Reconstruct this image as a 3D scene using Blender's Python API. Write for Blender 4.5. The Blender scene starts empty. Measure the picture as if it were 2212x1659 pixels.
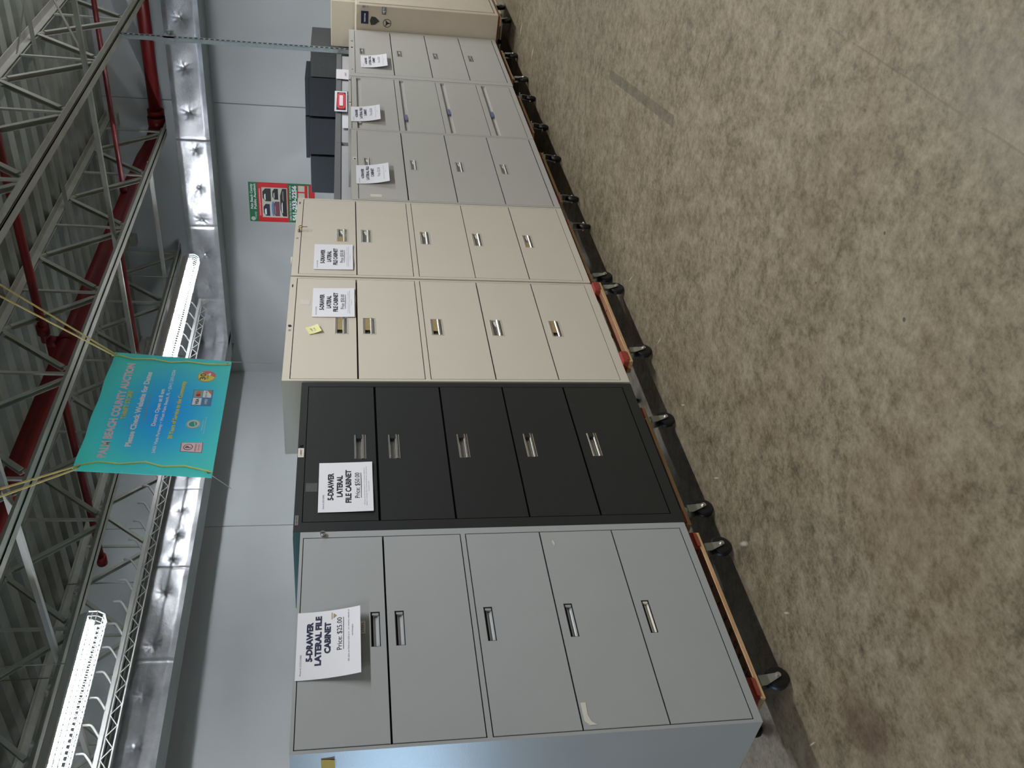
import bpy, bmesh, math, random
from mathutils import Vector, Matrix
random.seed(7)
PI = math.pi
sc = bpy.context.scene
COL = sc.collection

def lin(c):
    c = c / 255.0
    return c / 12.92 if c <= 0.04045 else ((c + 0.055) / 1.055) ** 2.4
def rgb(r, g, b): return (lin(r), lin(g), lin(b), 1.0)

# ------------------------------------------------------------------ camera
CAMZ = 1.60
yaw, pitch, roll = [math.radians(a) for a in (38.085, 10.642, 0.1817)]
fw = Vector((math.cos(yaw) * math.cos(pitch), math.sin(yaw) * math.cos(pitch), -math.sin(pitch)))
rt = Vector((math.sin(yaw), -math.cos(yaw), 0))
upv = rt.cross(fw)
rt, upv = rt * math.cos(roll) + upv * math.sin(roll), upv * math.cos(roll) - rt * math.sin(roll)
cd = bpy.data.cameras.new('camera')
cd.sensor_fit = 'HORIZONTAL'; cd.sensor_width = 36.0
cd.lens = 1953.77 * 36.0 / 2212.0
cd.clip_start = 0.05; cd.clip_end = 200
cam = bpy.data.objects.new('camera', cd); COL.objects.link(cam)
# the phone was held on its side: picture-right is world-down
ax, ay, az = -upv, rt, -fw
cam.matrix_world = Matrix(((ax.x, ay.x, az.x, 0), (ax.y, ay.y, az.y, 0), (ax.z, ay.z, az.z, CAMZ), (0, 0, 0, 1)))
sc.camera = cam

# ------------------------------------------------------------------ world, lights, exposure
sc.view_settings.view_transform = 'Standard'
sc.view_settings.look = 'None'
sc.view_settings.gamma = 1.0
sc.view_settings.use_curve_mapping = False
sc.view_settings.exposure = 0.45
w = bpy.data.worlds.new('world'); sc.world = w; w.use_nodes = True
w.node_tree.nodes['Background'].inputs[0].default_value = (0.55, 0.75, 1.0, 1)
w.node_tree.nodes['Background'].inputs[1].default_value = 1.2
sc.cycles.use_denoising = True
sc.cycles.max_bounces = 7
sc.cycles.diffuse_bounces = 5
sc.cycles.glossy_bounces = 3
sc.cycles.sample_clamp_indirect = 6.0

LAMP_W = 74.0

def area(name, loc, size, sy, power, color, rot=(0, 0, 0)):
    l = bpy.data.lights.new(name, 'AREA'); l.shape = 'RECTANGLE'; l.size = size; l.size_y = sy
    l.energy = power; l.color = color
    o = bpy.data.objects.new(name, l); COL.objects.link(o); o.location = loc; o.rotation_euler = rot
    return o
COOL = (0.985, 0.985, 1.0)
# the other strip lights of the hall, in rows parallel to the cabinets (all outside the frame)
for (x, y, k, u) in ((8.96, 0.60, 1.15, 1.1), (3.54, 0.60, 1.15, .10), (-1.88, 0.60, 1.0, .05), (8.96, -4.85, .3, 1.), (3.54, -4.85, .3, .3),
                  (-1.88, -4.85, .3, .3), (-1.88, 6.05, .5, .2)):
    area('strip_light_lamp', (x, y, 3.50), 2.44, 0.14, LAMP_W * k, COOL)
    area('ceiling_fill_light', (x, y, 3.56), 2.44, 0.14, LAMP_W * k * u, COOL, (PI, 0, 0))  # added upward fill that brightens the deck and joists, not a real lamp
# daylight through the glass door in the back wall, left of the frame
area('door_daylight', (-1.90, 8.835, 1.05), 0.9, 1.1, 62.0, (0.46, 0.72, 1.0), (math.radians(-90), 0, 0))

# ------------------------------------------------------------------ materials
class NT:
    def __init__(s, name):
        s.m = bpy.data.materials.new(name); s.m.use_nodes = True
        s.t = s.m.node_tree; s.b = s.t.nodes['Principled BSDF']
    def n(s, typ, **kw):
        nd = s.t.nodes.new(typ)
        for k, v in kw.items():
            if hasattr(nd, k): setattr(nd, k, v)
        return nd
    def put(s, sock, v):
        if isinstance(v, (int, float)): sock.default_value = v
        elif isinstance(v, tuple): sock.default_value = v
        else: s.t.links.new(v, sock)
    def math(s, op, a, b=0.0, c=None):
        nd = s.n('ShaderNodeMath', operation=op)
        s.put(nd.inputs[0], a); s.put(nd.inputs[1], b)
        if c is not None: s.put(nd.inputs[2], c)
        return nd.outputs[0]
    def coord(s, out='Object'): return s.n('ShaderNodeTexCoord').outputs[out]
    def mapping(s, v, scale=(1, 1, 1), rot=(0, 0, 0), loc=(0, 0, 0)):
        nd = s.n('ShaderNodeMapping'); s.put(nd.inputs['Vector'], v)
        nd.inputs['Scale'].default_value = scale; nd.inputs['Rotation'].default_value = rot; nd.inputs['Location'].default_value = loc
        return nd.outputs[0]
    def noise(s, v, scale, detail=4.0, rough=0.55):
        nd = s.n('ShaderNodeTexNoise'); s.put(nd.inputs['Vector'], v)
        nd.inputs['Scale'].default_value = scale; nd.inputs['Detail'].default_value = detail; nd.inputs['Roughness'].default_value = rough
        return nd.outputs[0]
    def ramp(s, f, stops):
        nd = s.n('ShaderNodeValToRGB'); s.put(nd.inputs[0], f); r = nd.color_ramp
        while len(r.elements) < len(stops): r.elements.new(0.5)
        for e, (p, c) in zip(r.elements, stops): e.position = p; e.color = c
        return nd.outputs[0]
    def mix(s, f, a, b, mode='MIX'):
        nd = s.n('ShaderNodeMix', data_type='RGBA', blend_type=mode)
        s.put(nd.inputs[0], f); s.put(nd.inputs[6], a); s.put(nd.inputs[7], b)
        return nd.outputs[2]
    def bump(s, h, strength, dist=0.01):
        nd = s.n('ShaderNodeBump'); s.put(nd.inputs['Height'], h)
        nd.inputs['Strength'].default_value = strength; nd.inputs['Distance'].default_value = dist
        s.t.links.new(nd.outputs[0], s.b.inputs['Normal'])

def M(name, c, rough=0.5, metal=0.0, var=0.0, vs=30.0, bump=0.0, bs=400.0, spec=None, emit=None, coat=0.0):
    t = NT(name)
    if var > 0:
        f = t.noise(t.coord(), vs, 3.0)
        lo = tuple(x * (1 - var) for x in c[:3]) + (1,); hi = tuple(min(1, x * (1 + var)) for x in c[:3]) + (1,)
        t.put(t.b.inputs['Base Color'], t.ramp(f, [(0.3, lo), (0.7, hi)]))
    else:
        t.b.inputs['Base Color'].default_value = c
    t.b.inputs['Roughness'].default_value = rough; t.b.inputs['Metallic'].default_value = metal
    if spec is not None: t.b.inputs['Specular IOR Level'].default_value = spec
    if emit: t.b.inputs['Emission Color'].default_value = emit[0]; t.b.inputs['Emission Strength'].default_value = emit[1]
    if bump > 0: t.bump(t.noise(t.coord(), bs, 2.0), bump, 0.002)
    return t.m

MT = dict(
    grey_paint=M('grey_cabinet_paint', rgb(164, 168, 169), 0.30, spec=.8, var=.015, vs=6, bump=.12),
    black_paint=M('black_cabinet_paint', rgb(32, 35, 35), 0.45, var=.05, vs=25, bump=.35, bs=300),
    teal_paint=M('teal_side_paint', rgb(62, 108, 112), 0.4, var=.05, vs=20, bump=.3, bs=200),
    cream_paint=M('cream_cabinet_paint', rgb(205, 198, 184), 0.42, var=.012, vs=6, bump=.12),
    lt_paint=M('light_grey_cabinet_paint', rgb(180, 179, 172), 0.42, var=.012, vs=6, bump=.12),
    beige_paint=M('beige_cabinet_paint', rgb(196, 184, 166), 0.5, var=.03, vs=8, bump=.15),
    tallbeige=M('tall_beige_cabinet_paint', rgb(206, 197, 178), 0.45, var=.012, vs=6, bump=.12),
    dark_top=M('dark_grey_laminate', rgb(112, 114, 115), 0.5, var=.03, bump=.2),
    panel_grey=M('pale_grey_panel', rgb(190, 191, 194), 0.5, var=.012),
    blackcab=M('black_crinkle_paint', rgb(40, 46, 54), 0.55, var=.15, vs=60, bump=.4, bs=150),
    greycab=M('charcoal_crinkle_paint', rgb(78, 79, 79), 0.5, var=.15, vs=60, bump=.4, bs=150),
    gap_shade=M('painted_gap_shade', rgb(22, 22, 24), 0.8),  # near-black standing in for shade in gaps, recesses and slots
    chrome=M('chrome', rgb(228, 226, 222), 0.26, 1.0, var=.05, vs=40),
    satin=M('satin_metal', rgb(150, 148, 144), 0.35, 1.0, var=.1, vs=80),
    recess=M('handle_recess_metal', rgb(105, 106, 108), 0.4, .6, var=.1, vs=60),
    zinc=M('zinc_plated_steel', rgb(172, 178, 170), 0.38, .75, var=.12, vs=40),
    galv=M('galvanised_strut', rgb(164, 174, 176), 0.42, .6, var=.1, vs=30),
    rubber=M('black_rubber', rgb(17, 17, 18), 0.45, var=.2, vs=30),
    red_pad=M('red_carpet_pad', rgb(142, 52, 38), 0.8, var=.15, vs=120, bump=.6, bs=300),
    paper=M('white_paper', rgb(226, 228, 234), 0.7, var=.01, vs=8),
    ink=M('navy_black_ink', rgb(28, 32, 66), 0.7),
    ink2=M('black_ink', rgb(34, 34, 44), 0.7),
    greyink=M('grey_ink', rgb(140, 140, 148), 0.7),
    yellow_note=M('yellow_note_paper', rgb(214, 190, 92), 0.7, var=.04),
    pale_note=M('pale_yellow_note', rgb(226, 222, 158), 0.7, var=.04),
    tan_label=M('yellowed_label', rgb(156, 138, 96), 0.5, var=.12, vs=50),
    white_label=M('white_label', rgb(214, 210, 198), 0.5, var=.03),
    blue_label=M('blue_label_holder', rgb(96, 104, 146), 0.3, var=.1),
    tape=M('clear_tape', rgb(212, 208, 200), 0.2),
    steel=M('primed_joist_steel', rgb(168, 169, 161), 0.6, var=.12, vs=5, bump=.2, bs=60),
    deck=M('galvanised_roof_deck', rgb(146, 150, 143), 0.5, .15, var=.18, vs=3.5, bump=.1),
    red_pipe=M('red_sprinkler_paint', rgb(116, 18, 18), 0.45, var=.15, vs=4),
    white_or_lit_steel=M('white_enamel_or_lit_steel', rgb(216, 216, 214), 0.4, var=.02),  # also stands in for lamp light on two bridging angles
    lamp=M('fluorescent_tube', (1, 1, 1, 1), 0.4, emit=((0.93, 0.97, 1.0, 1), 120.0)),
    wire=M('white_wire', rgb(226, 230, 234), 0.35, .3),
    rope=M('yellow_rope', rgb(250, 222, 150), 0.8, var=.15, vs=120, bump=.5, bs=200),
    ribbon=M('pale_yellow_cord', rgb(250, 242, 150), 0.8, var=.05),
    string=M('clear_string', rgb(190, 190, 192), 0.4),
    brass=M('brass', rgb(176, 140, 70), 0.3, 1.0, var=.1),
    grommet=M('steel_grommet', rgb(160, 156, 140), 0.3, 1.0, var=.1),
    pink=M('pale_pink_print', rgb(250, 226, 234), 0.6),
    yprint=M('yellow_print', rgb(236, 230, 110), 0.6),
    wprint=M('white_print', rgb(238, 246, 250), 0.6),
    greyprint=M('grey_green_print', rgb(140, 188, 178), 0.6),
    redprint=M('red_print', rgb(206, 22, 34), 0.6, var=.05),
    greenprint=M('green_print', rgb(0, 106, 62), 0.6, var=.05),
    pinkred=M('coral_print', rgb(228, 120, 130), 0.6),
    orange=M('orange_print', rgb(226, 128, 62), 0.6),
    navy=M('navy_print', rgb(16, 24, 62), 0.5),
    blueprint=M('blue_print', rgb(86, 140, 190), 0.6),
    palegreen=M('pale_print', rgb(206, 222, 208), 0.6),
    maroon=M('maroon_print', rgb(110, 66, 80), 0.6),
    tealprint=M('teal_print', rgb(66, 160, 160), 0.6),
    black=M('black_print', rgb(26, 28, 28), 0.5),
    darkgreen=M('dark_green_black', rgb(44, 50, 44), 0.5, var=.3, vs=40),
    conduit=M('conduit_zinc', rgb(196, 196, 190), 0.35, .6),
    doorframe=M('aluminium_door_frame', rgb(120, 124, 128), 0.35, .8),
)

def make_wood(name, base, dark):
    t = NT(name); v = t.mapping(t.coord(), scale=(3, 40, 40))
    f = t.noise(v, 3.0, 6.0)
    t.put(t.b.inputs['Base Color'], t.ramp(f, [(0.3, dark), (0.65, base)])); t.b.inputs['Roughness'].default_value = 0.6
    t.bump(f, 0.3, 0.002); return t.m
MT['wood'] = make_wood('dolly_hardwood', rgb(204, 168, 126), rgb(172, 134, 94))
MT['brownwood'] = make_wood('dolly_brown_wood', rgb(165, 122, 92), rgb(130, 92, 68))

def make_wall():
    t = NT('painted_concrete_panel'); v = t.coord()
    f = t.noise(v, 0.8, 5.0); g = t.noise(v, 60, 3.0)
    c = t.ramp(f, [(0.3, rgb(186, 191, 194)), (0.7, rgb(193, 198, 201))])
    t.put(t.b.inputs['Base Color'], c); t.b.inputs['Roughness'].default_value = 0.75
    t.bump(g, 0.15, 0.003); return t.m
MT['wall'] = make_wall()

def make_floor():
    t = NT('worn_concrete_floor'); v = t.coord()
    sep = t.n('ShaderNodeSeparateXYZ'); t.put(sep.inputs[0], v); X, Y = sep.outputs[0], sep.outputs[1]
    big = t.noise(v, 1.1, 4.0, .55); mid = t.noise(v, 9.0, 6.0, .62); fine = t.noise(v, 70.0, 5.0, .7)
    sml = t.noise(v, 26.0, 5.0, .65)
    f = t.math('ADD', t.math('MULTIPLY', big, .16), t.math('ADD', t.math('MULTIPLY', mid, .34), t.math('ADD', t.math('MULTIPLY', sml, .34), t.math('MULTIPLY', fine, .26))))
    c = t.ramp(f, [(0.41, rgb(70, 60, 45)), (0.49, rgb(96, 86, 68)), (0.55, rgb(115, 105, 85)), (0.65, rgb(136, 127, 107))])
    # warm brown tints
    wt = t.ramp(t.noise(t.mapping(v, loc=(3.1, 7.7, 0)), 1.7, 3.0), [(0.52, (0, 0, 0, 1)), (0.72, (1, 1, 1, 1))])
    c = t.mix(t.math('MULTIPLY', wt, .22), c, rgb(112, 90, 68))
    # saw-cut joint running with the cabinet row
    wob = t.math('MULTIPLY', t.math('SUBTRACT', t.noise(v, 6, 3), .5), .012)
    d = t.math('ABSOLUTE', t.math('SUBTRACT', t.math('ADD', Y, wob), t.math('MULTIPLY_ADD', X, .033, .677)))
    line = t.math('LESS_THAN', d, .0032)
    line = t.math('MULTIPLY', line, t.math('GREATER_THAN', t.noise(v, 2.3, 2), .44))
    c = t.mix(t.math('MULTIPLY', line, .45), c, rgb(84, 72, 58))
    def blob(x, y, rx, ry, ang=0.0):
        m = t.mapping(v, loc=(0, 0, 0)); 
        dx = t.math('SUBTRACT', X, x); dy = t.math('SUBTRACT', Y, y)
        ca, sa = math.cos(ang), math.sin(ang)
        a = t.math('ADD', t.math('MULTIPLY', dx, ca), t.math('MULTIPLY', dy, sa))
        b = t.math('SUBTRACT', t.math('MULTIPLY', dy, ca), t.math('MULTIPLY', dx, sa))
        return t.math('DIVIDE', a, rx), t.math('DIVIDE', b, ry)
    def soft(x, y, rx, ry, amt, ang=0.0):
        a, b = blob(x, y, rx, ry, ang)
        r = t.math('SQRT', t.math('ADD', t.math('MULTIPLY', a, a), t.math('MULTIPLY', b, b)))
        r = t.math('ADD', r, t.math('MULTIPLY', t.math('SUBTRACT', mid, .5), 1.6))
        nd = t.n('ShaderNodeMapRange'); t.put(nd.inputs[0], r)
        nd.inputs[1].default_value = 0.3; nd.inputs[2].default_value = 1.2; nd.inputs[3].default_value = amt; nd.inputs[4].default_value = 0
        return nd.outputs[0]
    def strip(x, y, L, W, ang, amt):
        a, b = blob(x, y, L, W, ang)
        nz = t.math('MULTIPLY', t.math('SUBTRACT', fine, .5), .9)
        m = t.math('MAXIMUM', t.math('ABSOLUTE', a), t.math('ABSOLUTE', t.math('ADD', b, nz)))
        return t.math('MULTIPLY', t.math('LESS_THAN', m, 1.0), amt)
    c = t.mix(soft(1.35, 2.41, .16, .11, .6, .3), c, rgb(66, 42, 28))          # rusty stain
    c = t.mix(soft(1.62, 1.75, .34, .24, .25), c, rgb(108, 84, 62))
    c = t.mix(soft(1.9, 0.65, .45, .2, .3), c, rgb(132, 132, 118))
    c = t.mix(strip(4.74, 1.69, .62, .028, .160, .50), c, rgb(70, 62, 52))      # old tape residue
    c = t.mix(strip(3.90, 1.25, .09, .006, 1.45, .6), c, rgb(66, 58, 50))
    c = t.mix(strip(4.55, .72, .2, .004, .3, .4), c, rgb(74, 66, 56))
    for (x, y, L, W, an) in ((2.66, 2.60, .05, .006, .78), (2.30, 2.62, .06, .012, .85), (1.90, 2.55, .04, .006, .9), (3.16, 2.60, .04, .006, .7),
                             (4.22, 2.55, .06, .006, 1.0), (3.62, 2.55, .05, .006, 1.2), (8.4, 2.45, .12, .02, 1.3), (7.75, 2.45, .1, .02, 1.3), (1.5, 2.75, .04, .004, 1.3)):
        c = t.mix(soft(x, y, L * .6, W * .8, .75, an), c, rgb(186, 178, 164))       # pale scuffs
    for (x, y, r) in ((2.22, 1.16, .0055), (1.98, 1.31, .007), (2.47, 1.49, .004), (1.72, .60, .010)):
        a, b = blob(x, y, r, r); rr = t.math('ADD', t.math('MULTIPLY', a, a), t.math('MULTIPLY', b, b))
        c = t.mix(t.math('MULTIPLY', t.math('LESS_THAN', rr, 1.0), .8), c, rgb(50, 44, 38))
    t.put(t.b.inputs['Base Color'], c); t.b.inputs['Roughness'].default_value = 0.62
    t.bump(t.math('ADD', mid, fine), 0.12, 0.004); return t.m
MT['floor'] = make_floor()

def make_foil():
    t = NT('crinkled_foil_wrap'); v = t.coord()
    f = t.noise(v, 5.0, 6.0, .6); g = t.noise(v, 22.0, 5.0, .65)
    t.put(t.b.inputs['Base Color'], t.ramp(f, [(0.3, rgb(176, 178, 184)), (0.7, rgb(214, 215, 220))]))
    t.b.inputs['Metallic'].default_value = 0.78
    t.put(t.b.inputs['Roughness'], t.ramp(g, [(0.35, (.30, .30, .30, 1)), (0.7, (.40, .40, .40, 1))]))
    t.bump(t.math('ADD', f, t.math('MULTIPLY', g, .3)), 0.30, 0.015); return t.m
MT['foil'] = make_foil()
MT['foil_under'] = M('dull_foil_underside', rgb(150, 158, 160), 0.6, .3, var=.1, vs=12, bump=.3, bs=30)

def make_banner():
    t = NT('printed_teal_vinyl'); v = t.coord()
    m = t.mapping(v, scale=(1.35, 1, 1.9), loc=(-5.04 * 1.35, 0, -2.80 * 1.9))
    sep = t.n('ShaderNodeSeparateXYZ'); t.put(sep.inputs[0], m)
    r = t.math('SQRT', t.math('ADD', t.math('MULTIPLY', sep.outputs[0], sep.outputs[0]), t.math('MULTIPLY', sep.outputs[2], sep.outputs[2])))
    r = t.math('ADD', r, t.math('MULTIPLY', t.math('SUBTRACT', t.noise(v, 5, 4), .5), .12))
    c = t.ramp(r, [(0.0, rgb(30, 190, 250)), (0.35, rgb(70, 208, 244)), (0.75, rgb(108, 228, 232)), (1.0, rgb(116, 230, 226))])
    t.put(t.b.inputs['Base Color'], c); t.b.inputs['Roughness'].default_value = 0.6
    tr = t.n('ShaderNodeBsdfTranslucent'); t.put(tr.inputs[0], c)
    mx = t.n('ShaderNodeMixShader'); mx.inputs[0].default_value = 0.45
    out = t.t.nodes['Material Output']
    t.t.links.new(t.b.outputs[0], mx.inputs[1]); t.t.links.new(tr.outputs[0], mx.inputs[2]); t.t.links.new(mx.outputs[0], out.inputs[0])
    return t.m
MT['banner'] = make_banner()
gl = NT('door_glass'); gl.b.inputs['Transmission Weight'].default_value = 1.0; gl.b.inputs['Roughness'].default_value = 0.0
gl.b.inputs['IOR'].default_value = 1.01; MT['glass'] = gl.m

# ------------------------------------------------------------------ mesh helpers
class MB:
    def __init__(s): s.v = []; s.f = []; s.mi = []; s.sm = []; s.cur = 0; s.mats = []
    def mat(s, key):
        if key not in s.mats: s.mats.append(key)
        s.cur = s.mats.index(key); return s
    def face(s, idx, smooth=False): s.f.append(tuple(idx)); s.mi.append(s.cur); s.sm.append(smooth)
    def quad(s, *pts, smooth=False):
        i = len(s.v); s.v += [tuple(p) for p in pts]; s.face(range(i, i + len(pts)), smooth)
    def box(s, x0, x1, y0, y1, z0, z1, bev=0.0):
        if x1 < x0: x0, x1 = x1, x0
        if y1 < y0: y0, y1 = y1, y0
        if z1 < z0: z0, z1 = z1, z0
        i = len(s.v)
        if bev <= 0:
            s.v += [(x, y, z) for z in (z0, z1) for y in (y0, y1) for x in (x0, x1)]
            for q in ((0, 2, 3, 1), (4, 5, 7, 6), (0, 1, 5, 4), (2, 6, 7, 3), (0, 4, 6, 2), (1, 3, 7, 5)): s.face([i + k for k in q])
        else:
            b = min(bev, (x1 - x0) / 2.01, (y1 - y0) / 2.01, (z1 - z0) / 2.01)
            bm = bmesh.new(); bmesh.ops.create_cube(bm, size=1)
            for v in bm.verts: v.co = Vector(((x0 + x1) / 2 + v.co.x * (x1 - x0), (y0 + y1) / 2 + v.co.y * (y1 - y0), (z0 + z1) / 2 + v.co.z * (z1 - z0)))
            bmesh.ops.bevel(bm, geom=bm.edges[:], offset=b, segments=1, affect='EDGES')
            s.addbm(bm); bm.free()
        return s
    def addbm(s, bm, mtx=None, smooth=False):
        i = len(s.v); bm.verts.ensure_lookup_table(); bm.verts.index_update()
        for v in bm.verts: s.v.append(tuple((mtx @ v.co) if mtx else v.co))
        for f in bm.faces: s.face([i + v.index for v in f.verts], smooth)
    def prism(s, poly, fn, a, b):
        """poly of 2-D points, fn(p, h) -> 3-D; extruded from h=a to h=b"""
        n = len(poly); i = len(s.v)
        s.v += [tuple(fn(p, a)) for p in poly] + [tuple(fn(p, b)) for p in poly]
        s.face([i + k for k in range(n)][::-1]); s.face([i + n + k for k in range(n)])
        for k in range(n): s.face([i + k, i + (k + 1) % n, i + n + (k + 1) % n, i + n + k])
        return s
    def tube(s, pts, r, seg=8, cap=True, smooth=True):
        pts = [Vector(p) for p in pts]; n = len(pts); rings = []
        rr = r if isinstance(r, (list, tuple)) else [r] * n
        prev = None
        for k in range(n):
            d = (pts[min(k + 1, n - 1)] - pts[max(k - 1, 0)]).normalized()
            if prev is None:
                a = Vector((0, 0, 1)) if abs(d.z) < .9 else Vector((1, 0, 0)); u = d.cross(a).normalized()
            else:
                u = (prev - d * prev.dot(d)).normalized()
            prev = u; wv = d.cross(u); i = len(s.v)
            s.v += [tuple(pts[k] + (u * math.cos(2 * PI * j / seg) + wv * math.sin(2 * PI * j / seg)) * rr[k]) for j in range(seg)]
            rings.append(i)
        for k in range(n - 1):
            a, b = rings[k], rings[k + 1]
            for j in range(seg): s.face([a + j, a + (j + 1) % seg, b + (j + 1) % seg, b + j], smooth)
        if cap:
            s.face([rings[0] + j for j in range(seg)][::-1]); s.face([rings[-1] + j for j in range(seg)])
        return s
    def bar(s, p, q, wd, th, nrm=(0, 0, 1)):
        """rectangular bar p->q; wd across, th along nrm"""
        p, q = Vector(p), Vector(q); d = (q - p).normalized(); n = Vector(nrm); n = (n - d * n.dot(d)).normalized(); a = d.cross(n)
        i = len(s.v)
        for e in (p, q):
            for (ca, cn) in ((-1, -1), (1, -1), (1, 1), (-1, 1)): s.v.append(tuple(e + a * ca * wd / 2 + n * cn * th / 2))
        for q4 in ((3, 2, 1, 0), (4, 5, 6, 7), (0, 1, 5, 4), (1, 2, 6, 5), (2, 3, 7, 6), (3, 0, 4, 7)): s.face([i + k for k in q4])
        return s
    def build(s, name, mat=None, parent=None, **props):
        me = bpy.data.meshes.new(name); me.from_pydata(s.v, [], s.f)
        keys = s.mats if s.mats else [mat]
        for k in keys: me.materials.append(MT[k])
        for p, mi, sm in zip(me.polygons, s.mi, s.sm): p.material_index = mi if s.mats else 0; p.use_smooth = sm
        bm = bmesh.new(); bm.from_mesh(me); bmesh.ops.recalc_face_normals(bm, faces=bm.faces[:]); bm.to_mesh(me); bm.free()
        o = bpy.data.objects.new(name, me); COL.objects.link(o)
        if parent: o.parent = parent; o.matrix_parent_inverse = Matrix.Translation(-Vector(parent.get('base', (0, 0, 0))))
        for k, v in props.items(): o[k] = v
        return o

def root(name, loc, label, cat, group=None):
    """an Empty at the base of the thing; its parts are built in world coordinates"""
    o = bpy.data.objects.new(name, None); COL.objects.link(o); o.location = loc; o['base'] = tuple(loc)
    o.empty_display_size = 0.1
    o['label'] = label; o['category'] = cat
    if group: o['group'] = group
    return o
def tag(o, label, cat, group=None, kind=None):
    o['label'] = label; o['category'] = cat
    if group: o['group'] = group
    if kind: o['kind'] = kind
    return o
def copy_tree(o, parent=None):
    c = o.copy(); COL.objects.link(c)
    if parent: c.parent = parent
    for ch in list(o.children): copy_tree(ch, c)
    return c

def text_tris(body, bold=0.0):
    cu = bpy.data.curves.new('txt', 'FONT'); cu.body = body; cu.size = 1.0; cu.offset = bold; cu.resolution_u = 2
    ob = bpy.data.objects.new('txt', cu); COL.objects.link(ob)
    bpy.context.view_layer.update()
    me = bpy.data.meshes.new_from_object(ob.evaluated_get(bpy.context.evaluated_depsgraph_get()))
    vs = [tuple(v.co) for v in me.vertices]; fs = [tuple(p.vertices) for p in me.polygons]
    bpy.data.objects.remove(ob); bpy.data.meshes.remove(me); bpy.data.curves.remove(cu)
    return vs, fs
_tc = {}
def put_text(mb, key, body, x0, x1, zb, zt, fn, bold=0.0):
    """text fitted to the box x0..x1, baseline zb, cap height to zt, through fn(a, b) -> 3-D point"""
    k = (body, bold)
    if k not in _tc: _tc[k] = text_tris(body, bold)
    vs, fs = _tc[k]
    if not vs: return
    mx = min(v[0] for v in vs); Mx = max(v[0] for v in vs)
    cap = 0.70
    mb.mat(key); i = len(mb.v)
    for v in vs: mb.v.append(tuple(fn(x0 + (v[0] - mx) / (Mx - mx) * (x1 - x0), zb + v[1] / cap * (zt - zb))))
    for f in fs: mb.face([i + a for a in f])

# ------------------------------------------------------------------ setting
XW, YW = 11.5, 8.787
ZD = 4.50
def struct(mb, name, mat):
    o = mb.build(name, mat); o['kind'] = 'structure'; return o
struct(MB().box(-14.2, 11.8, -14.2, 9.1, -0.12, 0.0), 'floor', 'floor')
# tilt-up panels with joints; a glass door opening in the back wall left of the frame
wb = MB(); G = 0.012
def wall_panels_back():
    spans = [(-14.0, -3.4), (-1.3, 2.0), (2.0, 8.27), (8.27, XW)]
    for a, b in spans: wb.box(a + G / 2, b - (G / 2 if b < XW else 0), YW, YW + .2, 0, 4.75)
    wb.box(-3.4, -1.3, YW, YW + .2, 2.45, 4.75)
    for x in (2.0, 8.27): wb.box(x - .02, x + .02, YW + .012, YW + .2, 0, 4.75)
wall_panels_back(); struct(wb, 'wall_back', 'wall')
wr = MB()
for a, b in ((-14.0, -1.7), (-1.7, 4.538), (4.538, YW)): wr.box(XW, XW + .2, a + G / 2, b - (G / 2 if b < YW else -.2), 0, 4.75)
for y in (-1.7, 4.538): wr.box(XW + .012, XW + .2, y - .02, y + .02, 0, 4.75)
struct(wr, 'wall_right', 'wall')
struct(MB().box(-14.2, -14.0, -14.2, 9.0, 0, 4.75), 'wall_left', 'wall')
struct(MB().box(-14.0, 11.7, -14.2, -14.0, 0, 4.75), 'wall_front', 'wall')
df = MB()
for (x0, x1, z0, z1) in ((-3.4, -3.32, 0, 2.45), (-1.38, -1.3, 0, 2.45), (-3.32, -1.38, 2.37, 2.45), (-2.39, -2.31, 0, 2.37), (-3.32, -1.38, 0, .1)):
    df.box(x0, x1, YW + .02, YW + .1, z0, z1)
d1 = df.build('door_1', 'doorframe'); d1['kind'] = 'structure'
MB().box(-3.32, -1.38, YW + .055, YW + .06, .1, 2.37).build('door_pane', 'glass', d1)
# corrugated roof deck, ribs across the joists
dk = MB(); P = 0.3048; x = -14.1; prof = []
while x < XW + .1:
    prof += [(x, 0), (x + .15, 0), (x + .18, .075), (x + .275, .075)]; x += P
poly = prof
i0 = len(dk.v)
for (px, pz) in poly: dk.v.append((px, -14.1, ZD + pz)); dk.v.append((px, YW + .2, ZD + pz))
for k in range(len(poly) - 1): a = i0 + 2 * k; dk.face([a, a + 1, a + 3, a + 2])
dk.box(-14.2, XW + .3, -14.2, YW + .3, ZD + .10, ZD + .16)
struct(dk, 'ceiling', 'deck')

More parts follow.
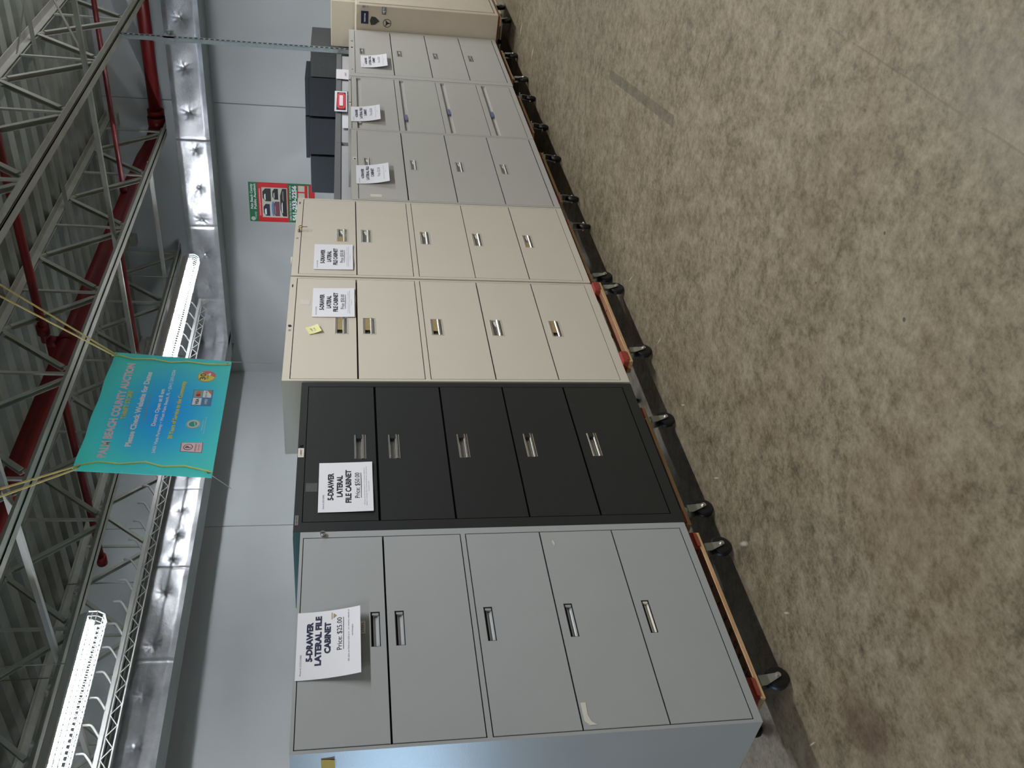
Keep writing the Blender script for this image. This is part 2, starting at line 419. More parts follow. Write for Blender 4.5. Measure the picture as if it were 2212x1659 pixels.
# ------------------------------------------------------------------ open web joists
JZ, JT = 3.75, ZD - .004
joist_names = ['open web steel joist right above the cabinet row, top of the picture', 'open web steel joist passing behind the yellow ropes with red main beyond it',
               'open web steel joist running above the two strip lights', 'open web steel joist tucked above the foil duct by the wall',
               'open web steel joist over the aisle in front of the cabinets']
def joist(y, x0, x1, label):
    r = root('steel_joist', (x0, y, JZ), label, 'joist', 'open web roof joists')
    for (nm, z0, hz, t) in (('bottom_chord', JZ, .055, .006), ('top_chord', JT - .065, .065, .007)):
        mb = MB(); wd = .074
        zf = z0 if nm == 'bottom_chord' else JT - t
        xe = x1 - .25 if nm == 'bottom_chord' else x1
        for s in (-1, 1):
            mb.box(x0, xe, y + s * .011, y + s * (.011 + wd), zf, zf + t)
            mb.box(x0, xe, y + s * .011, y + s * (.011 + t), z0, z0 + hz)
        mb.build(nm, 'steel', r)
    # web: a bottom panel point every 1.22 m, diagonals and a thin vertical at each
    xs = 9.90; zb, zt = JZ + .03, JT - .06
    while xs > x0: xs -= 1.22
    xs += 1.22
    while xs < x1 + .5:
        for s, sy in ((-1, -.012), (1, .012)):
            tx = xs + s * .60
            if x0 < tx < x1 and xs < x1 - .2:
                dg = MB(); p = Vector((xs + s * .05, y, zb)); q = Vector((tx, y, zt))
                d = (q - p).normalized(); u = Vector((0, 1, 0)); nn = d.cross(u)
                a = p + d * .06; b = q - d * .06
                dg.bar(a, b, .044, .005, nn); dg.bar(a + u * .02 + nn * .018, b + u * .02 + nn * .018, .005, .036, nn)
                dg.bar(a - u * .02 + nn * .018, b - u * .02 + nn * .018, .005, .036, nn)
                dg.bar(p, a, .018, .03, nn); dg.bar(b, q, .018, .03, nn)
                dg.build('web_diagonal', 'steel', r)
        if x0 < xs < x1 - .2:
            vt = MB(); vt.bar((xs, y, zb), (xs + .02, y, zt), .016, .03, (1, 0, 0)); vt.build('web_post', 'steel', r)
        xs += 1.22
    MB().box(x1 - .12, x1, y - .07, y + .07, JT - .15, JT - .07).build('bearing_seat', 'steel', r)
for k, y in enumerate((3.10, 4.80, 6.50, 8.22)): joist(y, 2.6, XW, joist_names[k])

br_lab = {8.41: 'steel bridging angle tying the joists near the slotted strut', 4.75: 'steel bridging angle tying the joists left of the hanging banner', 10.4: 'steel bridging angle tying the joists by the right wall'}
for bx, y0, y1 in ((8.41, 1.3, 8.0), (4.75, 3.1, 8.0), (10.40, 4.86, 7.9)):
    mb = MB(); mb.box(bx, bx + .042, y0, y1, 3.812, 3.817); mb.box(bx, bx + .005, y0, y1, 3.817, 3.852)
    tag(mb.build('bridging_angle', 'steel' if bx == 8.41 else 'white_or_lit_steel'), br_lab[bx], 'bridging')  # the white ones have lamp light painted into their colour
mb = MB(); mb.box(9.05, 9.092, 2.0, 8.0, 4.425, 4.43); mb.box(9.05, 9.055, 2.0, 8.0, 4.39, 4.425)
tag(mb.build('bridging_angle', 'steel'), 'steel bridging angle tight under the roof deck ribs', 'bridging')
mb = MB(); mb.bar((8.50, 1.4, 4.42), (8.50, 3.02, 3.84), .042, .006); mb.bar((8.51, 1.4, 3.86), (8.51, 3.02, 4.40), .042, .006)
tag(mb.build('cross_brace', 'steel'), 'crossed bracing angles beside the topmost joist', 'bracing')

# ------------------------------------------------------------------ sprinkler pipes
def pipe(name, pts, r, label, cat='sprinkler pipe', rings=()):
    mb = MB(); mb.tube(pts, r, 16)
    o = root(name, pts[0], label, cat); mb.build('pipe_run', 'red_pipe', o)
    for p, d, rr, L in rings:
        c = MB(); d = Vector(d).normalized(); c.tube([Vector(p) - d * L / 2, Vector(p) + d * L / 2], rr, 16); c.build('coupling', 'red_pipe', o)
    return o
pipe('sprinkler_main', [(2.6, 5.06, 4.0), (10.9, 5.06, 4.0), (11.2, 5.0, 3.94), (11.27, 4.75, 3.86)], .082, 'large dark red sprinkler main running behind the joist with the ropes',
     rings=[((11.27, 4.72, 3.86), (0, 1, 0), .105, .1), ((7.05, 5.06, 4.0), (1, 0, 0), .094, .12), ((10.3, 5.06, 4.0), (1, 0, 0), .094, .1)])
pipe('sprinkler_main', [(11.29, 4.66, 3.86), (11.29, -1.5, 3.86)], .075, 'large dark red pipe running high along the right wall towards us',
     rings=[((11.29, 4.62, 3.86), (0, 1, 0), .10, .06)])
pipe('sprinkler_branch', [(9.83, -1.0, 4.02), (9.83, 5.0, 4.02)], .026, 'thin red branch pipe crossing the joists near the right wall', rings=[((9.83, 4.93, 4.02), (0, 1, 0), .04, .08)])
pipe('sprinkler_branch', [(7.05, -1.0, 4.19), (7.05, 5.06, 4.19), (7.05, 5.06, 4.05)], .036, 'red branch pipe with a grooved elbow joining the main above the banner',
     rings=[((7.05, 4.93, 4.19), (0, 1, 0), .055, .09), ((7.05, 5.06, 4.13), (0, 0, 1), .05, .08)])
pipe('sprinkler_branch', [(7.17, 5.1, 4.2), (7.17, 8.15, 4.2)], .036, 'red branch pipe going on from the main down towards the back wall, behind the banner',
     rings=[((7.17, 8.1, 4.2), (0, 1, 0), .055, .12)])
pipe('sprinkler_branch', [(8.9, 5.15, 3.92), (8.9, 7.75, 3.92)], .03, 'bright red branch pipe beyond the main, left of the foil duct corner', rings=[((8.9, 7.7, 3.92), (0, 1, 0), .042, .08)])

# ------------------------------------------------------------------ insulated duct (back run + right run)
def foil_face(mb, fn, L, H, dimples, seams, step=.013):
    """a quilted foil face: fn(a, b, h) -> point, a along 0..L, b up 0..H, h outwards"""
    na, nb = int(L / step), int(H / step)
    i = len(mb.v)
    for jb in range(nb + 1):
        for ia in range(na + 1):
            a, b = L * ia / na, H * jb / nb
            edge = min(b, H - b); h = .012 * min(1, edge / .05) + .003 * math.sin(a * 9.1) * math.sin(b * 17)
            for (da, db) in dimples:
                r = math.hypot(a - da, b - db)
                if r < .24:
                    ang = math.atan2(b - db, a - da)
                    h -= .016 * math.exp(-(r / .020) ** 2) + .010 * math.exp(-r / .05) + .0055 * math.exp(-((r - .04) / .04) ** 2) * abs(math.sin(3.5 * ang + da * 5 + 6 * r))
            for sa in seams:
                d = abs(a - sa)
                if d < .06: h -= .010 * math.exp(-(d / .015) ** 2)
            mb.v.append(tuple(fn(a, b, h)))
    for jb in range(nb):
        for ia in range(na):
            k = i + jb * (na + 1) + ia; mb.face([k, k + 1, k + na + 2, k + na + 1], True)
DZ0, DZ1, DYF, DXF = 3.20, 3.595, 7.83, 10.94
duct = root('insulated_duct', (3.4, DYF, DZ0), 'long foil wrapped rectangular air duct turning the wall corner', 'duct')
mb = MB(); mb.mat('foil')
X0d = 3.0
dims = [(x_, z_) for (x_, z_) in ((3.75, 3.40), (4.24, 3.43), (4.715, 3.414), (5.253, 3.431), (5.805, 3.427), (6.45, 3.413), (6.895, 3.398), (7.249, 3.394), (7.631, 3.406),
        (8.2, 3.4), (8.75, 3.39), (9.3, 3.4), (9.85, 3.39), (10.4, 3.39))]
foil_face(mb, lambda a, b, h: (X0d + a, DYF - h, DZ0 + b), DXF - X0d, DZ1 - DZ0, [(a - X0d, b - DZ0) for a, b in dims], [a - X0d for a in (4.3, 5.62, 6.78, 7.98, 9.2, 10.3)])
mb.mat('foil').quad((X0d, DYF, DZ1), (XW, DYF, DZ1), (XW, DYF + .42, DZ1), (X0d, DYF + .42, DZ1))
mb.quad((X0d, DYF + .42, DZ0), (XW, DYF + .42, DZ0), (XW, DYF + .42, DZ1), (X0d, DYF + .42, DZ1))
mb.mat('foil_under').quad((X0d, DYF, DZ0), (DXF + .3, DYF, DZ0), (DXF + .3, DYF + .42, DZ0), (X0d, DYF + .42, DZ0))
mb.build('back_run', None, duct)
mb = MB(); mb.mat('foil')
Y1d = DYF; Y0d = 1.6
dims = [(y_, z_) for (y_, z_) in ((7.4, 3.40), (6.9, 3.39), (6.385, 3.392), (5.892, 3.39), (5.435, 3.383), (4.92, 3.381), (4.458, 3.413), (3.926, 3.423), (3.367, 3.408), (2.8, 3.41), (2.2, 3.4))]
foil_face(mb, lambda a, b, h: (DXF - h, Y1d - a, DZ0 + b), Y1d - Y0d, DZ1 - DZ0, [(Y1d - a, b - DZ0) for a, b in dims], [Y1d - a for a in (7.1, 5.99, 4.79, 2.9)])
mb.quad((DXF, Y0d, DZ1), (XW, Y0d, DZ1), (XW, Y1d, DZ1), (DXF, Y1d, DZ1))
mb.quad((DXF, Y0d, DZ0), (XW, Y0d, DZ0), (XW, Y0d, DZ1), (DXF, Y0d, DZ1))
mb.mat('foil_under').quad((DXF, Y0d, DZ0), (XW - .002, Y0d, DZ0), (XW - .002, Y1d + .1, DZ0), (DXF, Y1d + .1, DZ0))
mb.build('wall_run', None, duct)
for x_ in (4.3, 6.78, 9.2):
    mb = MB(); mb.tube([(x_, DYF + .2, DZ1), (x_, DYF + .2, ZD)], .006, 6); mb.build('hanger_rod', 'zinc', duct)

# ------------------------------------------------------------------ rail of upright hooks in front of the duct
HY, HZ = 7.10, 3.50
hr = root('hook_rail', (3.6, HY, HZ), 'long white steel rail with a row of bent hooks and zigzag wire before the duct', 'hook rail')
mb = MB()
mb.box(3.4, 11.0, HY, HY + .03, HZ, HZ + .035); mb.box(3.4, 11.0, HY + .05, HY + .075, HZ - .01, HZ + .02)
mb.build('rail', 'white_or_lit_steel', hr)
mb = MB(); xx = 3.4; pts = []
k = 0
while xx < 11.0: pts.append((xx, HY + .02, HZ - (.01 if k % 2 == 0 else .085))); xx += .10; k += 1
mb.tube(pts, .006, 5); mb.tube([(3.4, HY + .02, HZ - .09), (11.0, HY + .02, HZ - .09)], .007, 5); mb.build('zigzag_wire', 'white_or_lit_steel', hr)
hk = None; xx = 3.62
while xx < 11.15:
    if hk is None:
        m2 = MB(); m2.tube([(0, .02, .02), (.05, 0, .055), (.085, -.03, .085), (.10, -.04, .10), (.103, -.045, .115), (.103, -.045, .165)], .010, 7)
        hk = m2.build('hook', 'white_or_lit_steel', hr); hk.matrix_parent_inverse = Matrix.Identity(4); hk.location = (xx - 3.6, 0, 0)
    else:
        h2 = hk.copy(); COL.objects.link(h2); h2.location = (xx - 3.6, 0, 0)
    xx += .252
for x_ in (5.0, 8.0, 10.8):
    mb = MB(); mb.tube([(x_, HY + .03, HZ), (x_, HY + .03, ZD)], .005, 6); mb.build('hanger_rod', 'zinc', hr)

# ------------------------------------------------------------------ strip lights with wire guards
def strip_light(xa, xb, y, z, label):
    r = root('strip_light', (xa, y, z), label, 'strip light', 'fluorescent strip lights')
    mb = MB()
    mb.prism([(-.055, .045), (-.085, .03), (-.085, .045), (-.05, .11), (.05, .11), (.085, .045), (.085, .03), (.055, .045)], lambda p, h: (h, y + p[0], z + p[1]), xa, xb)
    mb.build('housing', 'white_or_lit_steel', r)
    n = 2
    for k in range(n):
        a = xa + .03 + (xb - xa - .06) * k / n; b = xa + .03 + (xb - xa - .06) * (k + 1) / n
        for s in (-1, 1):
            MB().tube([(a + .02, y + s * .032, z + .012), (b - .02, y + s * .032, z + .012)], .019, 12).build('tube', 'lamp', r)
        MB().box(a - .008, a + .014, y - .06, y + .06, z - .012, z + .044).build('lampholder', 'white_or_lit_steel', r)
    mb = MB(); R = .004
    sec = [(-.088, .03), (-.088, -.035), (-.055, -.075), (.055, -.075), (.088, -.035), (.088, .03)]
    xx = xa
    while xx <= xb + .001:
        mb.tube([(xx, y + p[0], z + p[1]) for p in sec], R if 0.0 < xx - xa < xb - xa - .01 else R * 1.7, 4, smooth=False); xx += (xb - xa) / 56
    for p in sec[1:-1] + [(-.088, 0), (.088, 0), (0, -.075)]: mb.tube([(xa, y + p[0], z + p[1]), (xb, y + p[0], z + p[1])], R, 4, smooth=False)
    mb.build('wire_guard', 'wire', r)
    for xx in (xa + .4, xb - .4): MB().tube([(xx, y, z + .1), (xx, y, JT)], .004, 5).build('hanger_rod', 'zinc', r)
    return r
strip_light(2.32, 4.76, 6.05, 3.475, 'glowing strip light nearest us, its far end left of the banner')
strip_light(7.74, 10.18, 6.05, 3.425, 'glowing strip light farther off, partly behind the banner top right')

# ------------------------------------------------------------------ slotted strut
st = root('slotted_strut', (9.5, 3.12, 0), 'slotted galvanised strut standing upright behind the row near the corner', 'strut')
mb = MB(); SX, SY = 9.50, 3.125; w2 = .028
mb.box(SX - w2, SX - w2 + .003, SY - .02, SY + .02, 0, 3.75); mb.box(SX + w2 - .003, SX + w2, SY - .02, SY + .02, 0, 3.75)
mb.box(SX - w2, SX - .015, SY - .0205, SY - .0175, 0, 3.75); mb.box(SX + .015, SX + w2, SY - .0205, SY - .0175, 0, 3.75)
zz = 0.0
while zz < 3.74: mb.box(SX - .015, SX + .015, SY - .0205, SY - .0175, zz, zz + .020); zz += .0508
mb.build('channel', 'galv', st)
MB().box(SX - .024, SX + .024, SY - .013, SY - .011, 0, 3.74).build('slot_shade_board', 'gap_shade', st)  # dark board added so the slots read as shaded holes
mb = MB(); mb.box(SX - .05, SX + .05, SY - .035, SY - .022, 3.235, 3.335); mb.box(SX - .05, SX - .038, SY - .035, SY + .04, 3.235, 3.335)
mb.box(SX + .02, SX + .05, SY - .07, SY - .035, 3.25, 3.31)
mb.tube([(SX + .01, SY - .06, 3.285), (SX + .01, SY - .03, 3.285)], .012, 8)
mb.build('clamp_bracket', 'galv', st)

# ------------------------------------------------------------------ cabinets
YF, DEP = 2.64, 0.457
def front(r, name, x0, x1, z0, z1, mat, hole=None, y=YF, th=.016):
    mb = MB()
    if hole is None: mb.box(x0, x1, y, y + th, z0, z1, .0015)
    else:
        a, b, c, d = hole
        mb.box(x0, a, y, y + th, z0, z1); mb.box(b, x1, y, y + th, z0, z1)
        mb.box(a, b, y, y + th, z0, c); mb.box(a, b, y, y + th, d, z1)
    return mb.build(name, mat, r)
def cab_body(r, x0, x1, z0, z1, mat, left, right, top, bot, y=YF, sides=None, mid=None):
    """shell with a flush face frame and an open front the drawers fill"""
    mb = MB(); D = y + DEP; mb.mat(mat)
    mb.box(x0, x1, y + .022, D, z0, z1)
    mb.box(x0, left, y, y + .022, z0, z1); mb.box(right, x1, y, y + .022, z0, z1)
    mb.box(left, right, y, y + .022, top, z1); mb.box(left, right, y, y + .022, z0, bot)
    if mid: mb.box(left, right, y, y + .022, mid[0], mid[1])
    o = mb.build('body', None, r)
    # dark sheet painting in the shade between the drawers
    MB().box(left + .0005, right - .0005, y + .0195, y + .0215, bot, top).build('carcass_gap_shade', 'gap_shade', r)
    if sides:
        MB().box(x0 - .0015, x0 - .0002, y + .001, D, z0 + .01, z1 - .001).build('side_panel', sides, r)
        MB().box(x0, x1, y + .03, D, z1, z1 + .0012).build('top_panel', sides, r)
    return o

def handle_plain(dr, a, b, c, d, y=YF, pale=False):
    """recessed slot pull in the grey cabinet"""
    mb = MB(); t = .003
    mb.mat('gap_shade').box(a, b, y + .0155, y + .0175, c, d)  # recess lined in dark colour for the shade inside it
    mb.mat('gap_shade').box(a, b, y + .0005, y + .016, d - t, d); mb.box(a, b, y + .0005, y + .016, c, c + t * .6); mb.box(a, a + t * .6, y + .0005, y + .016, c, d); mb.box(b - t, b, y + .0005, y + .016, c, d)
    o = mb.build('handle', None, dr)
    m2 = MB()
    n = 8; pr = []
    for k in range(n + 1):
        s = k / n; pr.append((y + .006 + .009 * math.sin(PI * s), c + .003 + (d - c - .012) * s))
    for k in range(n):
        m2.quad((a + .003, pr[k][0], pr[k][1]), (b - .013, pr[k][0], pr[k][1]), (b - .013, pr[k + 1][0], pr[k + 1][1]), (a + .003, pr[k + 1][0], pr[k + 1][1]), smooth=True)
    m2.box(b - .012, b - .003, y + .003, y + .012, c + .004, d - .006)
    m2.build('handle_grip', 'white_label' if pale else 'grey_paint', dr)
def handle_chrome(dr, a, b, c, d, kind, y=YF, rim='cream_paint'):
    """bright recessed pull with a label window; kind: 'blank', 'tan', 'tanleft', 'notch'"""
    mb = MB(); H = d - c
    mb.mat('satin')
    mb.box(a, b, y + .010, y + .0155, c, d)
    mb.mat('chrome')
    mb.box(a, b, y - .001, y + .010, d - .16 * H, d, .001)
    bx = b - (.035 if kind == 'notch' else .0)
    n = 7; pr = []
    for k in range(n + 1):
        ang = PI * k / n; pr.append((y + .012 - .015 * math.sin(ang), c + .10 * H + (.36 * H) * (1 - math.cos(ang)) / 2))
    for k in range(n):
        mb.quad((a, *pr[k]), (b, *pr[k]), (b, *pr[k + 1]), (a, *pr[k + 1]), smooth=True)
    mb.box(a, b, y - .001, y + .010, c, c + .10 * H)
    if kind == 'notch':
        mb.mat('black_paint').box(b - .026, b, y - .0025, y + .009, c + .30 * H, d - .20 * H)
    for s in (a, b):
        if kind != 'notch': mb.mat(rim).box(s - .002, s + .002, y - .0015, y + .006, c - .002, d + .002)
    if kind != 'notch':
        mb.mat(rim).box(a, b, y - .0015, y + .004, c - .004, c); mb.box(a, b, y - .0015, y + .004, d, d + .004)
        mb.mat('white_label').quad((b - .004, y + .0085, c + .2 * H), (b - .004, y + .0085, d - .2 * H), (b - .055, y + .0085, c + .5 * H))
    o = mb.build('handle', None, dr)
    if kind in ('tan', 'tanleft'):
        w_ = (b - a)
        p, q = (a + w_ * .28, b - .003) if kind == 'tan' else (a + .003, a + w_ * .42)
        MB().box(p, q, y + .001, y + .0045, c + .22 * H, d - .14 * H).build('label_insert', 'tan_label', dr, label='yellowed label insert')

def small_sticker(r, x0, x1, z0, z1, mat, name='sticker', y=YF, text=None, ink='ink2', lab=None):
    mb = MB(); mb.mat(mat).box(x0, x1, y - .0012, y - .0002, z0, z1)
    if text: put_text(mb, ink, text, x0 + .1 * (x1 - x0), x1 - .1 * (x1 - x0), z0 + .3 * (z1 - z0), z1 - .3 * (z1 - z0), lambda a, b: (a, y - .0016, b))
    o = mb.build(name, None, r)
    if lab: o['label'] = lab
    return o
def lock(r, x, z, y=YF, rad=.008, mat='satin'):
    MB().tube([(x, y + .002, z), (x, y - .004, z)], rad, 12, smooth=False).build('lock', mat, r)

# 1 --- grey
g = root('file_cabinet', (1.531, YF, .205), 'grey five-drawer lateral file cabinet with lock on its right edge and blue-lit side', 'file cabinet', 'cabinets standing in the front row')
cab_body(g, 1.531, 2.4435, .205, 1.755, 'grey_paint', 1.543, 2.414, 1.744, .232, mid=(1.124, 1.141))
for (zt, zb), (hc, hd), pale in zip(((1.741, 1.447), (1.440, 1.145), (1.120, .828), (.822, .530), (.524, .237)), ((1.466, 1.499), (1.381, 1.414), (1.062, 1.094), (.763, .795), (.467, .496)), (0, 0, 0, 0, 1)):
    dr = front(g, 'drawer', 1.547, 2.410, zb, zt, 'grey_paint', (1.908, 2.055, hc, hd)); handle_plain(dr, 1.908, 2.055, hc, hd, pale=bool(pale))
mb = MB(); mb.mat('chrome').tube([(2.427, YF, 1.671), (2.427, YF - .014, 1.671)], .0105, 14); mb.mat('black').box(2.4255, 2.4285, YF - .0150, YF - .0139, 1.665, 1.677); mb.build('lock', None, g)
small_sticker(g, 1.963, 2.017, 1.517, 1.537, 'white_label', text='STEEL', lab='small cream maker plate under the price sign')
mb = MB(); mb.mat('white_label')
mb.prism([(1.645, .815), (1.645, .797), (1.60, .800), (1.575, .792), (1.562, .775), (1.562, .800), (1.578, .815)], lambda p, h: (p[0], h, p[1]), YF - .0012, YF - .0003); mb.build('torn_label', None, g)
mb = MB(); mb.mat('white_label').prism([(2.336, .776), (2.36, .782), (2.368, .779), (2.35, .773)], lambda p, h: (p[0], h, p[1]), YF - .0012, YF - .0003); mb.build('torn_label', None, g)

# 2 --- black with teal side
k = root('file_cabinet', (2.465, YF, .20), 'black five-drawer lateral file cabinet with chrome pulls and teal side', 'file cabinet', 'cabinets standing in the front row')
cab_body(k, 2.446, 3.374, .20, 1.783, 'black_paint', 2.494, 3.345, 1.752, .247, sides='teal_paint')
for (zt, zb), (hc, hd) in zip(((1.749, 1.457), (1.447, 1.154), (1.145, .853), (.845, .553), (.544, .252)), ((1.498, 1.548), (1.354, 1.402), (1.053, 1.100), (.755, .800), (.460, .504))):
    dr = front(k, 'drawer', 2.497, 3.342, zb, zt, 'black_paint', (2.853, 3.006, hc, hd)); handle_chrome(dr, 2.853, 3.006, hc, hd, 'notch')
small_sticker(k, 2.866, 2.922, 1.757, 1.781, 'white_label', text='CABINET', lab='small white sticker on the top rail')
small_sticker(k, 2.480, 2.532, 1.765, 1.778, 'chrome', text='HON', name='maker_plate')
lock(k, 2.942, 1.770, mat='black')
MB().box(2.661, 2.711, YF - .0006, YF - .0002, 1.697, 1.743).build('clear_tape', 'greycab', k)

# 3, 4 --- cream pair
def cream(x0, x1, z1, label, lines, left, right, hs, hx, kinds, misc):
    r = root('file_cabinet', (x0, YF, .20), label, 'file cabinet', 'cabinets standing in the front row')
    cab_body(r, x0, x1, .20, z1, 'cream_paint', left, right, lines[0][0] + .004, lines[-1][1] - .004, mid=(lines[2][0] + .004, lines[1][1] - .004))
    for (zt, zb), (hc, hd), kd in zip(lines, hs, kinds):
        dr = front(r, 'drawer', left + .003, right - .003, zb, zt, 'cream_paint', (hx[0], hx[1], hc, hd)); handle_chrome(dr, hx[0], hx[1], hc, hd, kd)
    misc(r); return r
def m1(r):
    lock(r, 3.832, 1.858, mat='black'); small_sticker(r, 3.788, 3.802, 1.851, 1.863, 'greyink', name='key_mark')
    small_sticker(r, 4.196, 4.222, 1.857, 1.863, 'ink2', name='maker_plate')
    MB().box(4.03, 4.08, YF - .0008, YF - .0002, 1.765, 1.815).build('clear_tape', 'tape', r)
cream(3.388, 4.300, 1.874, 'cream five-drawer lateral file cabinet beside the black one, yellowed label inserts', ((1.836, 1.530), (1.522, 1.212), (1.180, .871), (.864, .559), (.552, .245)), 3.402, 4.288,
      ((1.575, 1.634), (1.437, 1.496), (1.094, 1.150), (.780, .838), (.467, .521)), (3.770, 3.915), ('tan', 'tan', 'tan', 'blank', 'tan'), m1)
def m2_(r):
    mb = MB(); mb.mat('satin').tube([(4.80, YF, 1.848), (4.80, YF - .012, 1.848)], .008, 10); mb.mat('brass').tube([(4.80, YF - .006, 1.848), (4.80, YF - .03, 1.845)], .004, 6)
    mb.tube([(4.80 + .012 * math.cos(a), YF - .034, 1.838 + .012 * math.sin(a)) for a in [2 * PI * q / 12 for q in range(13)]], .0022, 5); mb.box(4.797, 4.803, YF - .035, YF - .033, 1.80, 1.828); mb.build('lock_with_key', None, r)
    small_sticker(r, 4.716, 4.730, 1.850, 1.862, 'greyink', name='key_mark'); small_sticker(r, 5.148, 5.174, 1.854, 1.860, 'ink2', name='maker_plate')
    MB().tube([(4.52, YF + .03, 1.872), (4.52, YF + .03, 1.884)], .022, 12).build('rubber_bumper', 'cream_paint', r)
cream(4.315, 5.228, 1.872, 'cream five-drawer lateral file cabinet with a key hanging in its lock', ((1.833, 1.524), (1.518, 1.212), (1.176, .865), (.860, .555), (.548, .240)), 4.334, 5.214,
      ((1.572, 1.632), (1.435, 1.493), (1.092, 1.146), (.779, .830), (.467, .518)), (4.698, 4.850), ('tanleft', 'blank', 'blank', 'blank', 'tanleft'), m2_)
# 5 --- light grey, chrome pulls
r = root('file_cabinet', (5.238, YF, .20), 'light grey four-drawer lateral file cabinet beside the cream pair', 'file cabinet', 'cabinets standing in the front row')
cab_body(r, 5.238, 6.334, .20, 1.540, 'lt_paint', 5.254, 6.320, 1.502, .236)
for (zt, zb), (hc, hd) in zip(((1.498, 1.192), (1.184, .876), (.869, .563), (.556, .244)), ((1.413, 1.464), (1.102, 1.153), (.786, .837), (.477, .526))):
    dr = front(r, 'drawer', 5.257, 6.317, zb, zt, 'lt_paint', (5.706, 5.863, hc, hd)); handle_chrome(dr, 5.706, 5.863, hc, hd, 'blank', rim='lt_paint')
lock(r, 5.836, 1.520, mat='black', rad=.006); small_sticker(r, 5.285, 5.322, 1.353, 1.427, 'white_label', name='tape_label'); small_sticker(r, 5.82, 5.87, 1.508, 1.532, 'white_label', name='lock_plate')
# 6 --- light grey, full width pulls
r = root('file_cabinet', (6.342, YF, .20), 'light grey four-drawer lateral file cabinet with full-width grip pulls and blue label holders', 'file cabinet', 'cabinets standing in the front row')
cab_body(r, 6.342, 7.418, .20, 1.556, 'lt_paint', 6.356, 7.396, 1.537, .236)
for j, ((zt, zb), lz) in enumerate(zip(((1.533, 1.194), (1.189, .856), (.852, .518), (.513, .240)), (None, 1.150, .812, .478))):
    lip = zt - .038
    mb = MB(); mb.box(6.359, 7.393, YF, YF + .016, lip, zt, .001); mb.box(6.359, 7.393, YF, YF + .016, zb, lip - .034, .001)
    mb.box(6.359, 6.366, YF, YF + .016, lip - .034, lip); mb.box(7.386, 7.393, YF, YF + .016, lip - .034, lip)
    dr = mb.build('drawer', 'lt_paint', r)
    mb = MB(); mb.mat('lt_paint').box(6.366, 7.386, YF + .0150, YF + .0165, lip - .034, lip); mb.build('handle', None, dr)
    cx = 6.52 if j == 0 else (6.615 if j == 1 else 6.775)
    MB().box(cx - .05, cx + .05, YF - .002, YF + .006, lip - .030, lip - .008).build('label_holder', 'blue_label' if j else 'white_label', dr)
lock(r, 6.85, 1.547, mat='black', rad=.006); small_sticker(r, 6.80, 6.88, 1.540, 1.553, 'white_label', name='lock_plate'); lock(r, 7.33, 1.547, mat='black', rad=.006)
# 7 --- light grey, small pulls
r = root('file_cabinet', (7.430, YF, .195), 'light grey four-drawer lateral file cabinet farthest along, against the stickered beige one', 'file cabinet', 'cabinets standing in the front row')
cab_body(r, 7.430, 8.630, .195, 1.548, 'lt_paint', 7.500, 8.606, 1.502, .226)
for (zt, zb), (hc, hd) in zip(((1.498, 1.184), (1.176, .868), (.860, .552), (.544, .234)), ((1.417, 1.460), (1.094, 1.139), (.779, .822), (.466, .508))):
    dr = front(r, 'drawer', 7.503, 8.603, zb, zt, 'lt_paint', (7.970, 8.122, hc, hd)); handle_chrome(dr, 7.970, 8.122, hc, hd, 'blank', rim='lt_paint')
lock(r, 8.13, 1.525, mat='black', rad=.008); lock(r, 8.30, 1.525, mat='satin', rad=.008); lock(r, 7.58, 1.525, mat='satin', rad=.005)

# 8 --- beige stickered cabinet
r = root('storage_cabinet', (8.65, 2.42, .17), 'beige storage cabinet sticking out at the row end with badge stickers on its side', 'cabinet', None)
mb = MB(); mb.box(8.655, 9.45, 2.42, 3.08, .175, 1.487, .006); mb.build('body', 'beige_paint', r)
mb = MB(); mb.box(8.70, 9.42, 2.412, 2.42, .22, 1.46); mb.build('door', 'beige_paint', r)
SF = 8.653
def sideprism(mb, poly, d=.0012): mb.prism(poly, lambda p, h: (h, p[0], p[1]), SF - d, SF + .0005)
mb = MB(); mb.mat('navy'); sideprism(mb, [(2.474, 1.374), (2.586, 1.374), (2.586, 1.440), (2.474, 1.440)])
put_text(mb, 'wprint', 'TEMPSTAR', 2.572, 2.492, 1.400, 1.412, lambda a, b: (SF - .0018, a, b), .02)
mb.build('badge_sticker', None, r, label='dark blue rectangular sticker')
mb = MB(); mb.mat('darkgreen'); sideprism(mb, [(2.556, 1.272), (2.590, 1.315), (2.594, 1.350), (2.556, 1.360), (2.518, 1.346), (2.522, 1.310)])
mb.build('shield_sticker', None, r, label='black shield shaped sticker')
mb = MB(); mb.mat('darkgreen')
def ring(mb, cy, cz, ro, ri, n=20, a0=0, a1=2 * PI):
    for q in range(n):
        a, b = a0 + (a1 - a0) * q / n, a0 + (a1 - a0) * (q + 1) / n
        mb.quad((SF - .0012, cy + ro * math.cos(a), cz + ro * math.sin(a)), (SF - .0012, cy + ro * math.cos(b), cz + ro * math.sin(b)), (SF - .0012, cy + ri * math.cos(b), cz + ri * math.sin(b)), (SF - .0012, cy + ri * math.cos(a), cz + ri * math.sin(a)))
ring(mb, 2.568, 1.203, .038, .033)
for a in (PI * 1.5, PI * .83, PI * .17):
    c_, s_ = math.cos(a), math.sin(a)
    mb.quad((SF - .0014, 2.568 + .036 * c_, 1.203 + .036 * s_), (SF - .0014, 2.568 - .010 * s_, 1.203 + .010 * c_), (SF - .0014, 2.568 + .010 * s_, 1.203 - .010 * c_))
mb.build('round_sticker', None, r, label='round three-armed sticker')
mb = MB(); mb.mat('darkgreen'); sideprism(mb, [(2.428, 1.215), (2.492, 1.215), (2.492, 1.252), (2.428, 1.252)])
put_text(mb, 'wprint', 'YETI', 2.488, 2.432, 1.222, 1.245, lambda a, b: (SF - .0018, a, b), .03)
